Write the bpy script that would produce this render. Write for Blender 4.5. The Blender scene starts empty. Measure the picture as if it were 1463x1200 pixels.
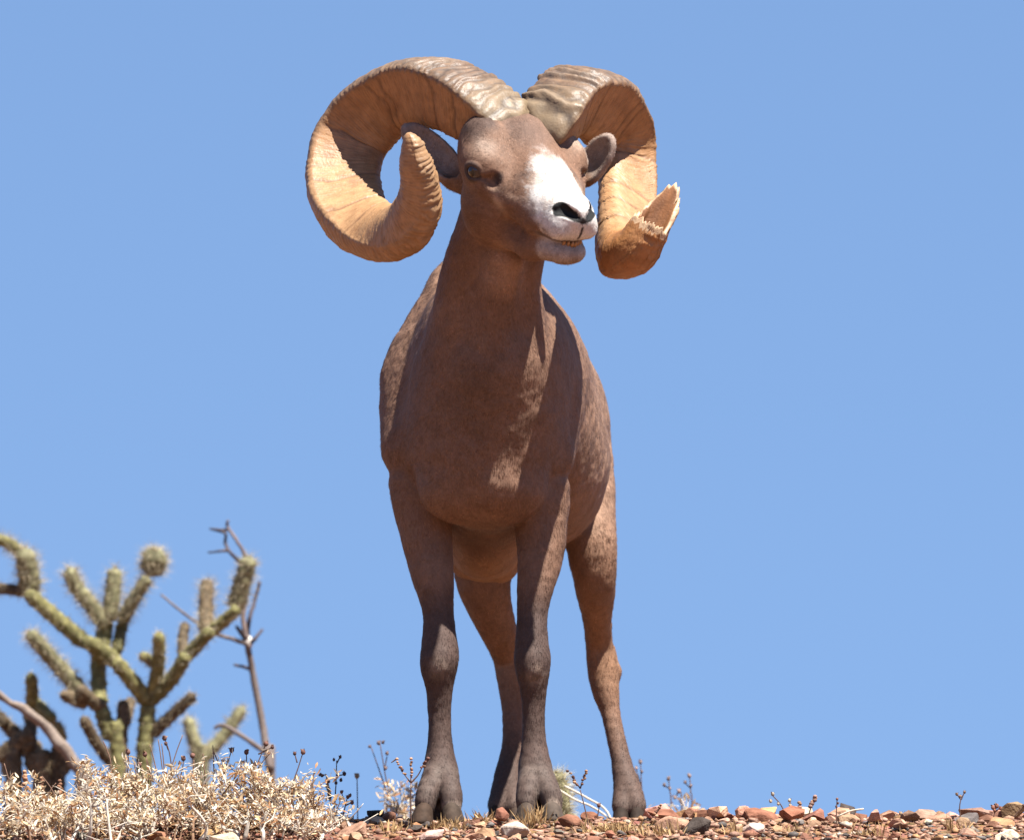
import bpy, bmesh, math, random
import numpy as np
from mathutils import Vector, Matrix

random.seed(7)
RNG = np.random.default_rng(11)
scene = bpy.context.scene
COL = scene.collection

# ------------------------------------------------------------------ camera
PX_M = 0.0011                    # metres per photo pixel at the ram
DIST = 15.0
FPX = DIST / PX_M
ELEV = math.radians(8.0)         # the camera looks up the slope
RV = np.array([1.0, 0, 0])
FV = np.array([0, math.cos(ELEV), math.sin(ELEV)])
UV = np.array([0, -math.sin(ELEV), math.cos(ELEV)])
CAM = -DIST * (FV + ((600 - 1165) / FPX) * UV)

def at(px, py, Y):
    """photo pixel -> world point at depth Y"""
    d = FV + ((px - 731.5) / FPX) * RV + ((600 - py) / FPX) * UV
    return CAM + d * ((Y - CAM[1]) / d[1])

def msc(Y):
    """metres per photo pixel at depth Y"""
    return PX_M * (Y - CAM[1]) / (-CAM[1])

cam_d = bpy.data.cameras.new('camera')
cam = bpy.data.objects.new('camera', cam_d)
COL.objects.link(cam)
cam.matrix_world = Matrix(((RV[0], UV[0], -FV[0], CAM[0]), (RV[1], UV[1], -FV[1], CAM[1]),
                           (RV[2], UV[2], -FV[2], CAM[2]), (0, 0, 0, 1)))
cam_d.sensor_width = 36.0
cam_d.lens = FPX / 1463.0 * 36.0
cam_d.clip_start = 0.1
cam_d.clip_end = 8000
cam_d.dof.use_dof = True
cam_d.dof.focus_distance = DIST - 0.12
cam_d.dof.aperture_fstop = 9.0
scene.camera = cam

# ------------------------------------------------------------------ sky, sun, exposure
SUN_DIR = np.array([0.31, -0.36, 0.88]); SUN_DIR /= np.linalg.norm(SUN_DIR)
sun_el = math.asin(SUN_DIR[2])
sun_az = math.atan2(SUN_DIR[0], SUN_DIR[1])      # clockwise from +Y
world = bpy.data.worlds.new('World')
scene.world = world
world.use_nodes = True
wn = world.node_tree.nodes; wl = world.node_tree.links
wn.clear()
w_out = wn.new('ShaderNodeOutputWorld'); w_bg = wn.new('ShaderNodeBackground')
w_sky = wn.new('ShaderNodeTexSky'); w_sky.sky_type = 'NISHITA'; w_sky.sun_disc = False
w_sky.sun_elevation = sun_el; w_sky.sun_rotation = sun_az
w_sky.altitude = 1500; w_sky.air_density = 1.0; w_sky.dust_density = 0.0; w_sky.ozone_density = 4.0
w_tc = wn.new('ShaderNodeTexCoord'); w_ma = wn.new('ShaderNodeVectorMath'); w_ma.operation = 'MULTIPLY_ADD'      # a clear, even desert sky: less paling towards the horizon
w_ma.inputs[1].default_value = (1, 1, 0.6); w_ma.inputs[2].default_value = (0, 0, 0.2)
w_nm = wn.new('ShaderNodeVectorMath'); w_nm.operation = 'NORMALIZE'
wl.new(w_tc.outputs['Generated'], w_ma.inputs[0]); wl.new(w_ma.outputs[0], w_nm.inputs[0]); wl.new(w_nm.outputs[0], w_sky.inputs['Vector'])
w_bg.inputs['Strength'].default_value = 0.055
wl.new(w_sky.outputs[0], w_bg.inputs['Color']); wl.new(w_bg.outputs[0], w_out.inputs['Surface'])

sun_d = bpy.data.lights.new('sun', 'SUN'); sun_d.energy = 5.0; sun_d.angle = math.radians(0.5)
sun_d.color = (1.0, 0.965, 0.90)
sun = bpy.data.objects.new('sun', sun_d); COL.objects.link(sun)
sun.rotation_euler = Vector(-SUN_DIR).to_track_quat('-Z', 'Y').to_euler()

scene.view_settings.view_transform = 'Standard'
scene.view_settings.look = 'None'
scene.view_settings.exposure = 1.75
scene.view_settings.gamma = 1.0
scene.view_settings.use_curve_mapping = False

# ------------------------------------------------------------------ helpers
def mesh_from(name, V, F):
    me = bpy.data.meshes.new(name)
    V = np.ascontiguousarray(V, dtype=np.float32)
    if isinstance(F, np.ndarray):
        n = F.shape[1]
        me.vertices.add(len(V)); me.vertices.foreach_set('co', V.ravel())
        me.loops.add(F.size); me.loops.foreach_set('vertex_index', np.ascontiguousarray(F, dtype=np.int32).ravel())
        me.polygons.add(len(F)); me.polygons.foreach_set('loop_start', np.arange(0, F.size, n, dtype=np.int32))
        me.update(calc_edges=True)
    else:
        me.from_pydata([tuple(map(float, v)) for v in V], [], F)
        me.update()
    return me

def obj(name, me, mat=None, parent=None, smooth=True):
    o = bpy.data.objects.new(name, me)
    COL.objects.link(o)
    if mat is not None and not me.materials: me.materials.append(mat)
    if smooth: me.polygons.foreach_set('use_smooth', np.ones(len(me.polygons), dtype=bool))
    if parent is not None:
        o.parent = parent
        if parent.type == 'EMPTY': o.matrix_parent_inverse = Matrix.Translation(parent.location).inverted()
    return o

def thing(name, label, cat, loc, group=None):
    o = bpy.data.objects.new(name, None); COL.objects.link(o)
    o.empty_display_size = 0.1
    o.location = tuple(map(float, loc)); tag(o, label, cat, group)
    return o

def tag(o, label, cat, group=None):
    o['label'] = label; o['category'] = cat
    if group: o['group'] = group

ALB = 0.82                       # keeps every surface colour on one scale
def set_col(me, C, name='Col'):
    a = me.color_attributes.new(name, 'FLOAT_COLOR', 'POINT')
    C4 = np.ones((len(me.vertices), 4), dtype=np.float32); C4[:, :3] = np.asarray(C) * ALB
    a.data.foreach_set('color', C4.ravel())

def unit(v):
    v = np.asarray(v, float); return v / (np.linalg.norm(v, axis=-1, keepdims=True) + 1e-12)

def _hash(i, j, k, seed):
    h = (i * 374761393 + j * 668265263 + k * 1274126177 + seed * 974711) & 0xFFFFFFFF
    h = ((h ^ (h >> 13)) * 1103515245) & 0xFFFFFFFF
    return ((h ^ (h >> 16)) & 0xFFFF) / 65535.0

def vnoise(P, scale, seed=0):
    """value noise -1..1, P (N,3) in metres, scale = cells per metre"""
    Q = np.asarray(P, float) * scale; I = np.floor(Q).astype(np.int64); f = Q - I; f = f * f * (3 - 2 * f)
    out = np.zeros(len(Q))
    for a in (0, 1):
        for b in (0, 1):
            for c in (0, 1):
                w = (f[:, 0] if a else 1 - f[:, 0]) * (f[:, 1] if b else 1 - f[:, 1]) * (f[:, 2] if c else 1 - f[:, 2])
                out += w * _hash(I[:, 0] + a, I[:, 1] + b, I[:, 2] + c, seed)
    return out * 2 - 1

def fbm(P, scale, seed=0, o=3):
    s = 0; a = 1.0; t = 0
    for i in range(o):
        s = s + a * vnoise(P, scale * 2 ** i, seed + i * 17); t += a; a *= 0.5
    return s / t

def sstep(a, b, x):
    t = np.clip((x - a) / (b - a), 0, 1); return t * t * (3 - 2 * t)

def spline(P, n):
    """Catmull-Rom through the rows of P, n samples"""
    P = np.asarray(P, float); m = len(P)
    E = np.vstack([2 * P[0] - P[1], P, 2 * P[-1] - P[-2]])
    u = np.linspace(0, m - 1, n); i = np.clip(u.astype(int), 0, m - 2); t = (u - i)[:, None]
    a, b, c, d = E[i], E[i + 1], E[i + 2], E[i + 3]
    return 0.5 * (2 * b + (c - a) * t + (2 * a - 5 * b + 4 * c - d) * t ** 2 + (3 * b - a - 3 * c + d) * t ** 3)

def tube(pts, rad, seg=6, cap=True):
    """tapered tube along pts -> V, F(list)"""
    pts = np.asarray(pts, float); n = len(pts); rad = np.broadcast_to(np.asarray(rad, float), (n,))
    T = unit(np.gradient(pts, axis=0))
    ref = np.array([0.31, 0.85, 0.42]); V = []
    N = unit(np.cross(T[0], ref))
    for i in range(n):
        N = unit(N - T[i] * np.dot(N, T[i])); B = np.cross(T[i], N)
        a = np.arange(seg) * 2 * math.pi / seg
        V.append(pts[i] + rad[i] * (np.cos(a)[:, None] * N + np.sin(a)[:, None] * B))
    F = []
    for i in range(n - 1):
        for j in range(seg):
            k = (j + 1) % seg
            F.append((i * seg + j, i * seg + k, (i + 1) * seg + k, (i + 1) * seg + j))
    if cap:
        F.append(tuple(range(seg))[::-1]); F.append(tuple((n - 1) * seg + j for j in range(seg)))
    return np.vstack(V), F

class MB:
    """collects shapes, with one colour each, for ONE mesh"""
    def __init__(s): s.V = []; s.F = []; s.C = []; s.n = 0
    def add(s, V, F, c=(1, 1, 1)):
        V = np.asarray(V, float); s.V.append(V)
        s.F += [tuple(i + s.n for i in f) for f in F]
        C = np.asarray(c, float); s.C.append(np.broadcast_to(C, (len(V), 3)) if C.ndim == 1 else C); s.n += len(V)
    def build(s, name, mat, parent=None, smooth=True):
        me = mesh_from(name, np.vstack(s.V), s.F); set_col(me, np.vstack(s.C))
        return obj(name, me, mat, parent, smooth)

def mat_col(name, rough=0.7, spec=0.25, noise=0.15, nscale=120.0, bump=0.0, bscale=400.0, vary=0.0, sheen=0.0, trans=0.0):
    """colour attribute x fine procedural noise"""
    m = bpy.data.materials.new(name); m.use_nodes = True
    nt = m.node_tree; N = nt.nodes; L = nt.links; N.clear()
    out = N.new('ShaderNodeOutputMaterial'); b = N.new('ShaderNodeBsdfPrincipled')
    at_ = N.new('ShaderNodeVertexColor'); at_.layer_name = 'Col'
    tc = N.new('ShaderNodeTexCoord'); nz = N.new('ShaderNodeTexNoise')
    nz.inputs['Scale'].default_value = nscale; nz.inputs['Detail'].default_value = 5
    L.new(tc.outputs['Object'], nz.inputs['Vector'])
    mr = N.new('ShaderNodeMapRange'); mr.inputs[1].default_value = 0.3; mr.inputs[2].default_value = 0.7
    mr.inputs[3].default_value = 1 - noise; mr.inputs[4].default_value = 1 + noise
    L.new(nz.outputs['Fac'], mr.inputs[0])
    mx = N.new('ShaderNodeVectorMath'); mx.operation = 'SCALE'
    L.new(at_.outputs['Color'], mx.inputs[0]); L.new(mr.outputs[0], mx.inputs['Scale'])
    src = mx.outputs[0]
    if vary:
        oi = N.new('ShaderNodeObjectInfo'); m2 = N.new('ShaderNodeMapRange')
        m2.inputs[3].default_value = 1 - vary; m2.inputs[4].default_value = 1 + vary
        L.new(oi.outputs['Random'], m2.inputs[0])
        x2 = N.new('ShaderNodeVectorMath'); x2.operation = 'SCALE'
        L.new(src, x2.inputs[0]); L.new(m2.outputs[0], x2.inputs['Scale']); src = x2.outputs[0]
    L.new(src, b.inputs['Base Color'])
    b.inputs['Roughness'].default_value = rough; b.inputs['Specular IOR Level'].default_value = spec
    if sheen:
        b.inputs['Sheen Weight'].default_value = sheen; b.inputs['Sheen Roughness'].default_value = 0.5
    if bump:
        n2 = N.new('ShaderNodeTexNoise'); n2.inputs['Scale'].default_value = bscale; n2.inputs['Detail'].default_value = 4
        L.new(tc.outputs['Object'], n2.inputs['Vector'])
        bp = N.new('ShaderNodeBump'); bp.inputs['Strength'].default_value = bump; bp.inputs['Distance'].default_value = 0.002
        L.new(n2.outputs['Fac'], bp.inputs['Height']); L.new(bp.outputs[0], b.inputs['Normal'])
    if trans:
        tr = N.new('ShaderNodeBsdfTranslucent'); ms = N.new('ShaderNodeMixShader'); ms.inputs[0].default_value = trans
        L.new(src, tr.inputs['Color']); L.new(b.outputs[0], ms.inputs[1]); L.new(tr.outputs[0], ms.inputs[2])
        L.new(ms.outputs[0], out.inputs['Surface'])
    else:
        L.new(b.outputs[0], out.inputs['Surface'])
    return m

# ------------------------------------------------------------------ ground: a stony ridge, camera down its slope
_gy = np.concatenate([np.linspace(-4000, -60, 40), np.linspace(-59, -3, 60), np.linspace(-2.95, 4, 400), np.linspace(4.1, 60, 60), np.linspace(61, 4000, 40)])
def _slope(y):
    s = np.where(y < 0.02, 0.21, 0.085)
    s = 0.21 + (0.088 - 0.21) * sstep(-0.10, 0.06, y)
    s = s + (-0.24 - 0.088) * sstep(0.62, 1.0, y)
    s = s * (1 - sstep(-13, -40, y)) * (1 - sstep(10, 60, y))
    return s
_gz = np.concatenate([[0], np.cumsum(0.5 * (_slope(_gy[1:]) + _slope(_gy[:-1])) * np.diff(_gy))])
_gz -= np.interp(0.0, _gy, _gz)
def gz(x, y):
    x = np.atleast_1d(np.asarray(x, float)); y = np.atleast_1d(np.asarray(y, float))
    P = np.stack([x, y, 0 * x], -1)
    z = np.interp(y, _gy, _gz) + 0.006 * fbm(P, 7.0, 3) * np.exp(-(y / 40) ** 2) + 0.05 * fbm(P, 0.35, 9) * sstep(1.2, 5, np.abs(y) + np.abs(x) * 0.6)
    return z - 0.012
# ------------------------------------------------------------------ ground sheet
def ground_mat():
    m = bpy.data.materials.new('stony_soil'); m.use_nodes = True
    nt = m.node_tree; N = nt.nodes; L = nt.links
    b = N['Principled BSDF']; b.inputs['Roughness'].default_value = 0.95; b.inputs['Specular IOR Level'].default_value = 0.1
    tc = N.new('ShaderNodeTexCoord')
    n1 = N.new('ShaderNodeTexNoise'); n1.inputs['Scale'].default_value = 6; n1.inputs['Detail'].default_value = 8
    n2 = N.new('ShaderNodeTexVoronoi'); n2.inputs['Scale'].default_value = 45
    L.new(tc.outputs['Object'], n1.inputs['Vector']); L.new(tc.outputs['Object'], n2.inputs['Vector'])
    r = N.new('ShaderNodeValToRGB'); e = r.color_ramp.elements
    e[0].position = 0.3; e[0].color = (0.155, 0.074, 0.040, 1); e[1].position = 0.7; e[1].color = (0.235, 0.13, 0.082, 1)
    L.new(n1.outputs['Fac'], r.inputs[0])
    r2 = N.new('ShaderNodeMix'); r2.data_type = 'RGBA'; r2.blend_type = 'MULTIPLY'; r2.inputs[0].default_value = 0.35
    L.new(r.outputs[0], r2.inputs[6]); L.new(n2.outputs['Color'], r2.inputs[7]); L.new(r2.outputs[2], b.inputs['Base Color'])
    bp = N.new('ShaderNodeBump'); bp.inputs['Distance'].default_value = 0.01; bp.inputs['Strength'].default_value = 0.6
    L.new(n2.outputs['Distance'], bp.inputs['Height']); L.new(bp.outputs[0], b.inputs['Normal'])
    return m
xs = np.unique(np.concatenate([-np.geomspace(2.6, 4000, 40), np.linspace(-2.5, 2.5, 180), np.geomspace(2.6, 4000, 40)]))
ys = np.unique(np.concatenate([-np.geomspace(2.1, 4000, 60), np.linspace(-2, 3, 260), np.geomspace(3.05, 4000, 60)]))
GX, GY = np.meshgrid(xs, ys, indexing='ij')
GV = np.stack([GX.ravel(), GY.ravel(), gz(GX.ravel(), GY.ravel())], -1)
ii, jj = np.meshgrid(np.arange(len(xs) - 1), np.arange(len(ys) - 1), indexing='ij'); ii = ii.ravel(); jj = jj.ravel(); ny_ = len(ys)
GF = np.stack([ii * ny_ + jj, (ii + 1) * ny_ + jj, (ii + 1) * ny_ + jj + 1, ii * ny_ + jj + 1], -1)
ground = obj('ground', mesh_from('ground', GV, GF), ground_mat())
ground['kind'] = 'structure'
ground['label'] = 'dry reddish stony ground of the ridge'

# ================================================================== THE RAM
# ---- implicit body: round cones and ellipsoids blended together
PR = []; GRP = [0]              # group 1 = the head, joined to the neck by a tight crease
def P3(p):
    return at(*p) if not isinstance(p, np.ndarray) else p
def rc(p1, r1, p2, r2, k=18, sub=False, hl=False):
    a = P3(p1) ; b = P3(p2)
    s = msc(a[1]) ; s2 = msc(b[1])
    PR.append(('c', a, r1 * s, b, r2 * s2, max(k * PX_M, 1e-4), sub, 0.5 * (a + b), 0.5 * np.linalg.norm(b - a) + max(r1 * s, r2 * s2), GRP[0]))
def chain(pts, k=18):
    S_ = spline(np.array(pts, float), (len(pts) - 1) * 3 + 1)          # smooth outline between the joints
    for (p, q) in zip(S_[:-1], S_[1:]):
        rc(tuple(p[:3]), p[3], tuple(q[:3]), q[3], k * 0.5)
def el(c, rad, k=18, R=None, sub=False):
    c = P3(c); s = msc(c[1]); R = np.eye(3) if R is None else R     # rows of R = local axes in world
    rad = np.array(rad, float) * s
    PR.append(('e', c, rad, R, None, max(k * PX_M, 1e-4), sub, c, rad.max(), GRP[0]))

def sdf_raw(P, prims):
    d = np.full(len(P), 1.0); d0 = None
    for t, a, ra, b, rb, k, sub, bc, br, gr in prims:
        if gr and d0 is None: d0 = d; d = np.full(len(P), 1.0)
        if t == 'c':
            ba = b - a; L2 = np.dot(ba, ba) + 1e-12
            h = np.clip((P - a) @ ba / L2, 0, 1)
            q = P - a - h[:, None] * ba
            dp = np.sqrt(np.einsum('ij,ij->i', q, q)) - (ra + (rb - ra) * h)
        else:
            q = (P - a) @ b.T
            k0 = np.sqrt(np.sum((q / ra) ** 2, 1)); k1 = np.sqrt(np.sum((q / ra ** 2) ** 2, 1)) + 1e-9
            dp = k0 * (k0 - 1) / k1
            dp = np.where(k0 < 1e-4, -ra.min(), dp)
        if not sub:
            h = np.clip(0.5 + 0.5 * (d - dp) / k, 0, 1)
            d = d * (1 - h) + dp * h - k * h * (1 - h)
        else:
            h = np.clip(0.5 - 0.5 * (d + dp) / k, 0, 1)
            d = d * (1 - h) - dp * h + k * h * (1 - h)
    if d0 is not None:
        k = 13 * PX_M; h = np.clip(0.5 + 0.5 * (d0 - d) / k, 0, 1); d = d0 * (1 - h) + d * h - k * h * (1 - h)
    return d

def sdf(P, blk=0.06):
    """evaluate in spatial blocks, each with only its own primitives"""
    I = np.floor(P / blk).astype(np.int64); key = (I[:, 0] * 4096 + I[:, 1]) * 4096 + I[:, 2]
    order = np.argsort(key, kind='stable'); ks = key[order]
    cuts = np.concatenate([[0], np.nonzero(np.diff(ks))[0] + 1, [len(ks)]])
    out = np.empty(len(P)); rr = blk * 0.87
    BC = np.array([p[7] for p in PR]); BR = np.array([p[8] for p in PR])
    for s, e in zip(cuts[:-1], cuts[1:]):
        ix = order[s:e]; c = (I[ix[0]] + 0.5) * blk
        m = np.linalg.norm(BC - c, axis=1) - BR - rr < 0.05
        out[ix] = sdf_raw(P[ix], [PR[i] for i in np.nonzero(m)[0]])
    return out

# head frame, in photo pixels: F forward along the nose, L to the ram's left, U up
yaw, pit, rol = math.radians(30), math.radians(22), math.radians(3)
cy, sy, cp, sp = math.cos(yaw), math.sin(yaw), math.cos(pit), math.sin(pit)
HF = sy * cp * RV - sp * UV - cy * cp * FV
HL = cy * RV + sy * FV
HU = sy * sp * RV + cp * UV - cy * sp * FV
HL, HU = HL * math.cos(rol) + HU * math.sin(rol), HU * math.cos(rol) - HL * math.sin(rol)
HO = at(746, 240, -0.27); HS = msc(-0.27)
HR = np.stack([HF, HL, HU])
def H(F, L, U): return HO + HS * (F * HF + L * HL + U * HU)
def head_local(P): return ((P - HO) / HS) @ HR.T

# ---- trunk
el((703, 548, 0.15), (126, 300, 160), 1)                       # rib cage front
el((736, 600, 0.42), (120, 330, 172), 60)                      # barrel
el((772, 668, 0.40), (98, 280, 112), 40)                       # flank
el((764, 618, 0.68), (108, 190, 150), 50)                      # rump
rc((690, 408, 0.22), 62, (720, 455, 0.48), 68, 50)             # withers to back
rc((597, 545, 0.12), 55, (600, 640, 0.05), 56, 36)             # shoulder, viewer's left
rc((660, 432, 0.20), 56, (608, 510, 0.15), 50, 30)
rc((764, 545, 0.12), 52, (770, 650, 0.05), 50, 36)             # shoulder, viewer's right
rc((735, 458, 0.20), 54, (776, 525, 0.16), 42, 30)
el((688, 615, -0.015), (104, 98, 122), 40)                        # breast
el((690, 688, -0.02), (66, 62, 54), 36)                       # brisket bump
el((712, 696, -0.07), (26, 24, 26), 24)
el((646, 700, -0.03), (46, 48, 42), 26)
el((732, 700, -0.02), (46, 48, 42), 26)
el((697, 745, 0.30), (80, 300, 66), 40)                        # belly
el((693, 782, 0.26), (50, 120, 44), 14)                        # belly sag seen between the forelegs
rc((668, 800, 0.33), 26, (715, 806, 0.33), 26, 16)
rc((733, 836, 0.40), 9, (732, 854, 0.40), 9, 6)                # sheath
# ---- neck
chain([(692, 590, -0.005, 104), (694, 520, -0.045, 92), (697, 455, -0.09, 77), (701, 400, -0.125, 68), (716, 340, -0.16, 64), (735, 270, -0.19, 60)], 24)
rc((655, 560, -0.07), 34, (662, 450, -0.13), 24, 24)           # neck muscles
rc((738, 560, -0.06), 34, (735, 440, -0.12), 26, 24)
rc((700, 470, -0.16), 26, (722, 370, -0.225), 26, 24)          # windpipe
# ---- forelegs
chain([(602, 690, 0.05, 47), (606, 740, 0.045, 38), (612, 783, 0.035, 32), (620, 830, 0.02, 27), (626.5, 879, 0.01, 20.5), (628, 930, 0.0, 25), (627, 952, -0.002, 24), (628, 980, 0.005, 17.5),
       (628, 1015, 0.01, 14.5), (629, 1060, 0.01, 15.5), (629, 1085, 0.008, 19), (630, 1106, 0.004, 24)], 14)
el((612, 800, 0.07), (26, 40, 60), 22); el((600, 735, 0.10), (30, 45, 45), 22)
el((627, 945, -0.022), (14, 10, 20), 8); el((624, 1000, 0.022), (10, 12, 40), 10)
chain([(628, 1100, 0.002, 21), (610, 1136, -0.032, 16), (607, 1156, -0.036, 13)], 6)
chain([(632, 1100, 0.002, 21), (644, 1136, -0.030, 16), (645, 1156, -0.034, 13)], 6)
rc((655, 1126, 0.03), 8, (658, 1140, 0.034), 6, 8); rc((610, 1122, 0.035), 8, (606, 1136, 0.04), 6, 8)
chain([(772, 700, 0.05, 42), (772, 740, 0.045, 36), (772, 783, 0.035, 31), (766, 830, 0.02, 26), (760, 879, 0.01, 20), (760.5, 930, 0.0, 23), (761, 952, -0.002, 22.5), (762, 980, 0.005, 17.5),
       (762.5, 1015, 0.01, 14.5), (763, 1060, 0.01, 15.5), (764, 1085, 0.008, 19), (765, 1106, 0.004, 24)], 14)
el((778, 790, 0.07), (24, 40, 60), 22); el((782, 725, 0.10), (30, 45, 45), 22)
el((761, 948, -0.022), (14, 10, 20), 8); el((760, 1000, 0.022), (10, 12, 40), 10)
chain([(763, 1100, 0.002, 21), (753, 1136, -0.032, 15.5), (752, 1155, -0.036, 12.5)], 6)
chain([(767, 1100, 0.002, 21), (786, 1136, -0.032, 16), (789, 1155, -0.036, 13)], 6)
for cx_ in (626, 770):
    rc((cx_, 1122, 0.012), 15, (cx_, 1166, 0.0), 13, 8)           # heel pad
    rc((cx_, 1128, -0.052), 2.0, (cx_, 1172, -0.062), 4.0, 7, sub=True)    # cleft between the toes
rc((742, 1124, 0.034), 8, (740, 1138, 0.038), 6, 8); rc((790, 1122, 0.034), 8, (794, 1136, 0.038), 6, 8)
# ---- hind legs
chain([(812, 640, 0.66, 62), (830, 715, 0.60, 48), (844, 775, 0.56, 35), (850, 830, 0.57, 28), (853, 880, 0.63, 20), (856, 918, 0.68, 17.5), (861, 955, 0.69, 20), (865, 985, 0.685, 17.5),
       (871, 1012, 0.68, 12.5), (878, 1045, 0.67, 11.5), (887, 1085, 0.655, 12.5), (894, 1118, 0.64, 16)], 14)
rc((868, 928, 0.72), 11, (875, 960, 0.72), 11, 10); rc((875, 960, 0.72), 11, (876, 995, 0.71), 7, 10)
el((848, 800, 0.62), (28, 60, 62), 24)
chain([(894, 1116, 0.64, 16), (889, 1145, 0.615, 13), (889, 1156, 0.61, 12)], 10)
chain([(896, 1116, 0.64, 16), (907, 1145, 0.615, 14), (909, 1156, 0.61, 12)], 10)
rc((894, 1130, 0.665), 8, (894, 1142, 0.67), 6, 8)
chain([(722, 690, 0.66, 62), (700, 770, 0.60, 46), (690, 820, 0.57, 39), (698, 862, 0.59, 31), (712, 900, 0.63, 25), (725, 940, 0.68, 19), (729, 968, 0.68, 18),
       (732, 1012, 0.67, 13.5), (733, 1058, 0.655, 13.5), (729, 1092, 0.645, 16), (725, 1115, 0.635, 19)], 14)
rc((722, 925, 0.72), 10, (722, 970, 0.72), 9, 10)
chain([(725, 1112, 0.635, 18), (713, 1144, 0.61, 14), (711, 1154, 0.605, 12)], 10)
chain([(727, 1112, 0.635, 18), (733, 1144, 0.61, 14), (734, 1154, 0.605, 12)], 10)
# ---- tail end
rc((790, 560, 0.86), 16, (792, 600, 0.90), 9, 14)
# ---- head
GRP[0] = 1
el(H(-32, 0, 12), (72, 80, 54), 30, HR)                         # cranium
rc(H(-10, 0, 18), 52, H(62, 0, -2), 41, 26)                     # forehead to bridge
rc(H(62, 0, -2), 41, H(128, 0, -20), 33, 20)
rc(H(60, 24, -4), 25, H(140, 16, -14), 17, 14); rc(H(60, -24, -4), 25, H(140, -16, -14), 17, 14)
el(H(150, 0, -19), (36, 35, 34), 16, HR)                        # muzzle
el(H(171, 0, -13), (20, 28, 29), 12, HR)                        # upper lip
el(H(150, 23, -30), (34, 16, 18), 12, HR); el(H(150, -23, -30), (34, 16, 18), 12, HR)
for s in (-1, 1):
    el(H(4, s * 48, -46), (54, 38, 58), 24, HR)                 # cheek
    el(H(6, s * 70, 6), (32, 23, 27), 26, HR)                  # orbit
    el(H(-6, s * 58, 18), (34, 26, 14), 34, HR)                 # brow
    el(H(-28, s * 54, 40), (34, 28, 30), 22, HR)                # temple, under the horn
    rc(H(34, s * 50, -6), 27, H(105, s * 24, -36), 25, 20)      # upper jaw side
    rc(H(-2, s * 36, -82), 28, H(90, s * 18, -84), 20, 20)      # lower jaw
    rc(H(90, s * 15, -84), 19, H(146, s * 9, -70), 18, 14)
    rc(H(30, s * 76, -14), 7, H(78, s * 54, -22), 7, 12)        # cheekbone
el(H(158, 0, -68), (25, 27, 18), 8, HR)                         # chin, lower lip
for s in (-1, 1):
    el(H(19, s * 94, 5), (13, 12, 11), 4, HR, sub=True)         # eye socket
    gz_ = unit(HF * 0.42 + s * HL * 0.9 + HU * 0.05); gx_l = unit(HF - gz_ * (HF @ gz_)); gy_l = unit(HU - gz_ * (HU @ gz_) - gx_l * (HU @ gx_l))
    ec = H(18, s * 84.5, 5)
    for i in range(18):                                         # lids: an almond ring round the eyeball
        q0, q1 = [ec + HS * (gz_ * (7.5 - 2.5 * abs(math.cos(a_))) + gx_l * 14.5 * math.cos(a_) + gy_l * 11.0 * math.sin(a_)) for a_ in (2 * math.pi * i / 18, 2 * math.pi * (i + 1) / 18)]
        rr_ = 3.6 if math.sin(2 * math.pi * (i + .5) / 18) > 0 else 2.8
        rc(q0, rr_, q1, rr_, 3)
    rc(H(32, s * 89, 1), 2.5, H(44, s * 78, 3), 3, 5, sub=True)
    el(H(52, s * 77, 3), (10, 10, 11), 8, HR, sub=True)         # gland pit before the eye
    rc(H(191, s * 9, -3), 5.0, H(170, s * 28, 3), 10.0, 4, sub=True)  # nostril
    rc(H(172, s * 27, 3), 6, H(160, s * 32, -3), 4, 4, sub=True)
# mouth slit
for s in (-1, 1):
    rc(H(188, 0, -48), 3.4, H(174, s * 23, -48), 3.4, 2.5, sub=True)
    rc(H(174, s * 23, -48), 3.4, H(142, s * 40, -52), 3.6, 2.5, sub=True)
    rc(H(142, s * 40, -52), 3.4, H(124, s * 43, -52), 1.5, 2.5, sub=True)
rc(H(195, 0, -20), 1.6, H(193, 0, -38), 1.6, 3, sub=True)       # philtrum
# ears: shallow cups
def ear(base, tip, nrm, ln, wd, th, k=8):
    base = np.asarray(base); tip = np.asarray(tip)
    ax = unit(tip - base); nn = unit(nrm - ax * np.dot(nrm, ax)); sd = np.cross(nn, ax)
    c = 0.5 * (base + tip); R = np.stack([ax, sd, nn])
    el(c, (ln, wd, th), k, R)
    PR.append(('e', c + nn * th * HS * 0.75 + ax * 2 * HS, np.array([ln * 0.86, wd * 0.80, th * 0.95]) * HS, R, None, 0.004, True, c, ln * HS, GRP[0]))
    return base, tip, nn
rc(at(684, 268, -0.215), 20, at(652, 252, -0.205), 22, 12)
rc(H(-28, 62, -14), 20, H(-30, 82, -16), 16, 12)
E1 = ear(at(672, 272, -0.215), at(574, 174, -0.18), -0.9 * FV + 0.35 * UV + 0.1 * RV, 68, 27, 14)
E2 = ear(at(826, 266, -0.215), at(874, 194, -0.25), -0.85 * FV - 0.45 * RV + 0.1 * UV, 45, 23, 12)

# ---- dual surface of the implicit body on a 4 mm grid
LO = np.array([-0.26, -0.56, -0.02]); HI = np.array([0.32, 1.06, 1.24]); h = 0.004; BN = 12
nb = np.ceil((HI - LO) / (h * BN)).astype(int); NG = nb * BN
bc = [LO[i] + (np.arange(nb[i]) + 0.5) * h * BN for i in range(3)]
BX, BY, BZ = np.meshgrid(*bc, indexing='ij')
fb = sdf(np.stack([BX.ravel(), BY.ravel(), BZ.ravel()], -1), 0.12)
act = np.abs(fb) < h * BN * 1.5
vals = np.repeat(np.repeat(np.repeat(fb.reshape(nb).astype(np.float32), BN, 0), BN, 1), BN, 2)
off = (np.arange(BN) + 0.5) * h
OX, OY, OZ = np.meshgrid(off, off, off, indexing='ij'); OO = np.stack([OX.ravel(), OY.ravel(), OZ.ravel()], -1)
BCp = np.array([p[7] for p in PR]); BRp = np.array([p[8] for p in PR])
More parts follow.
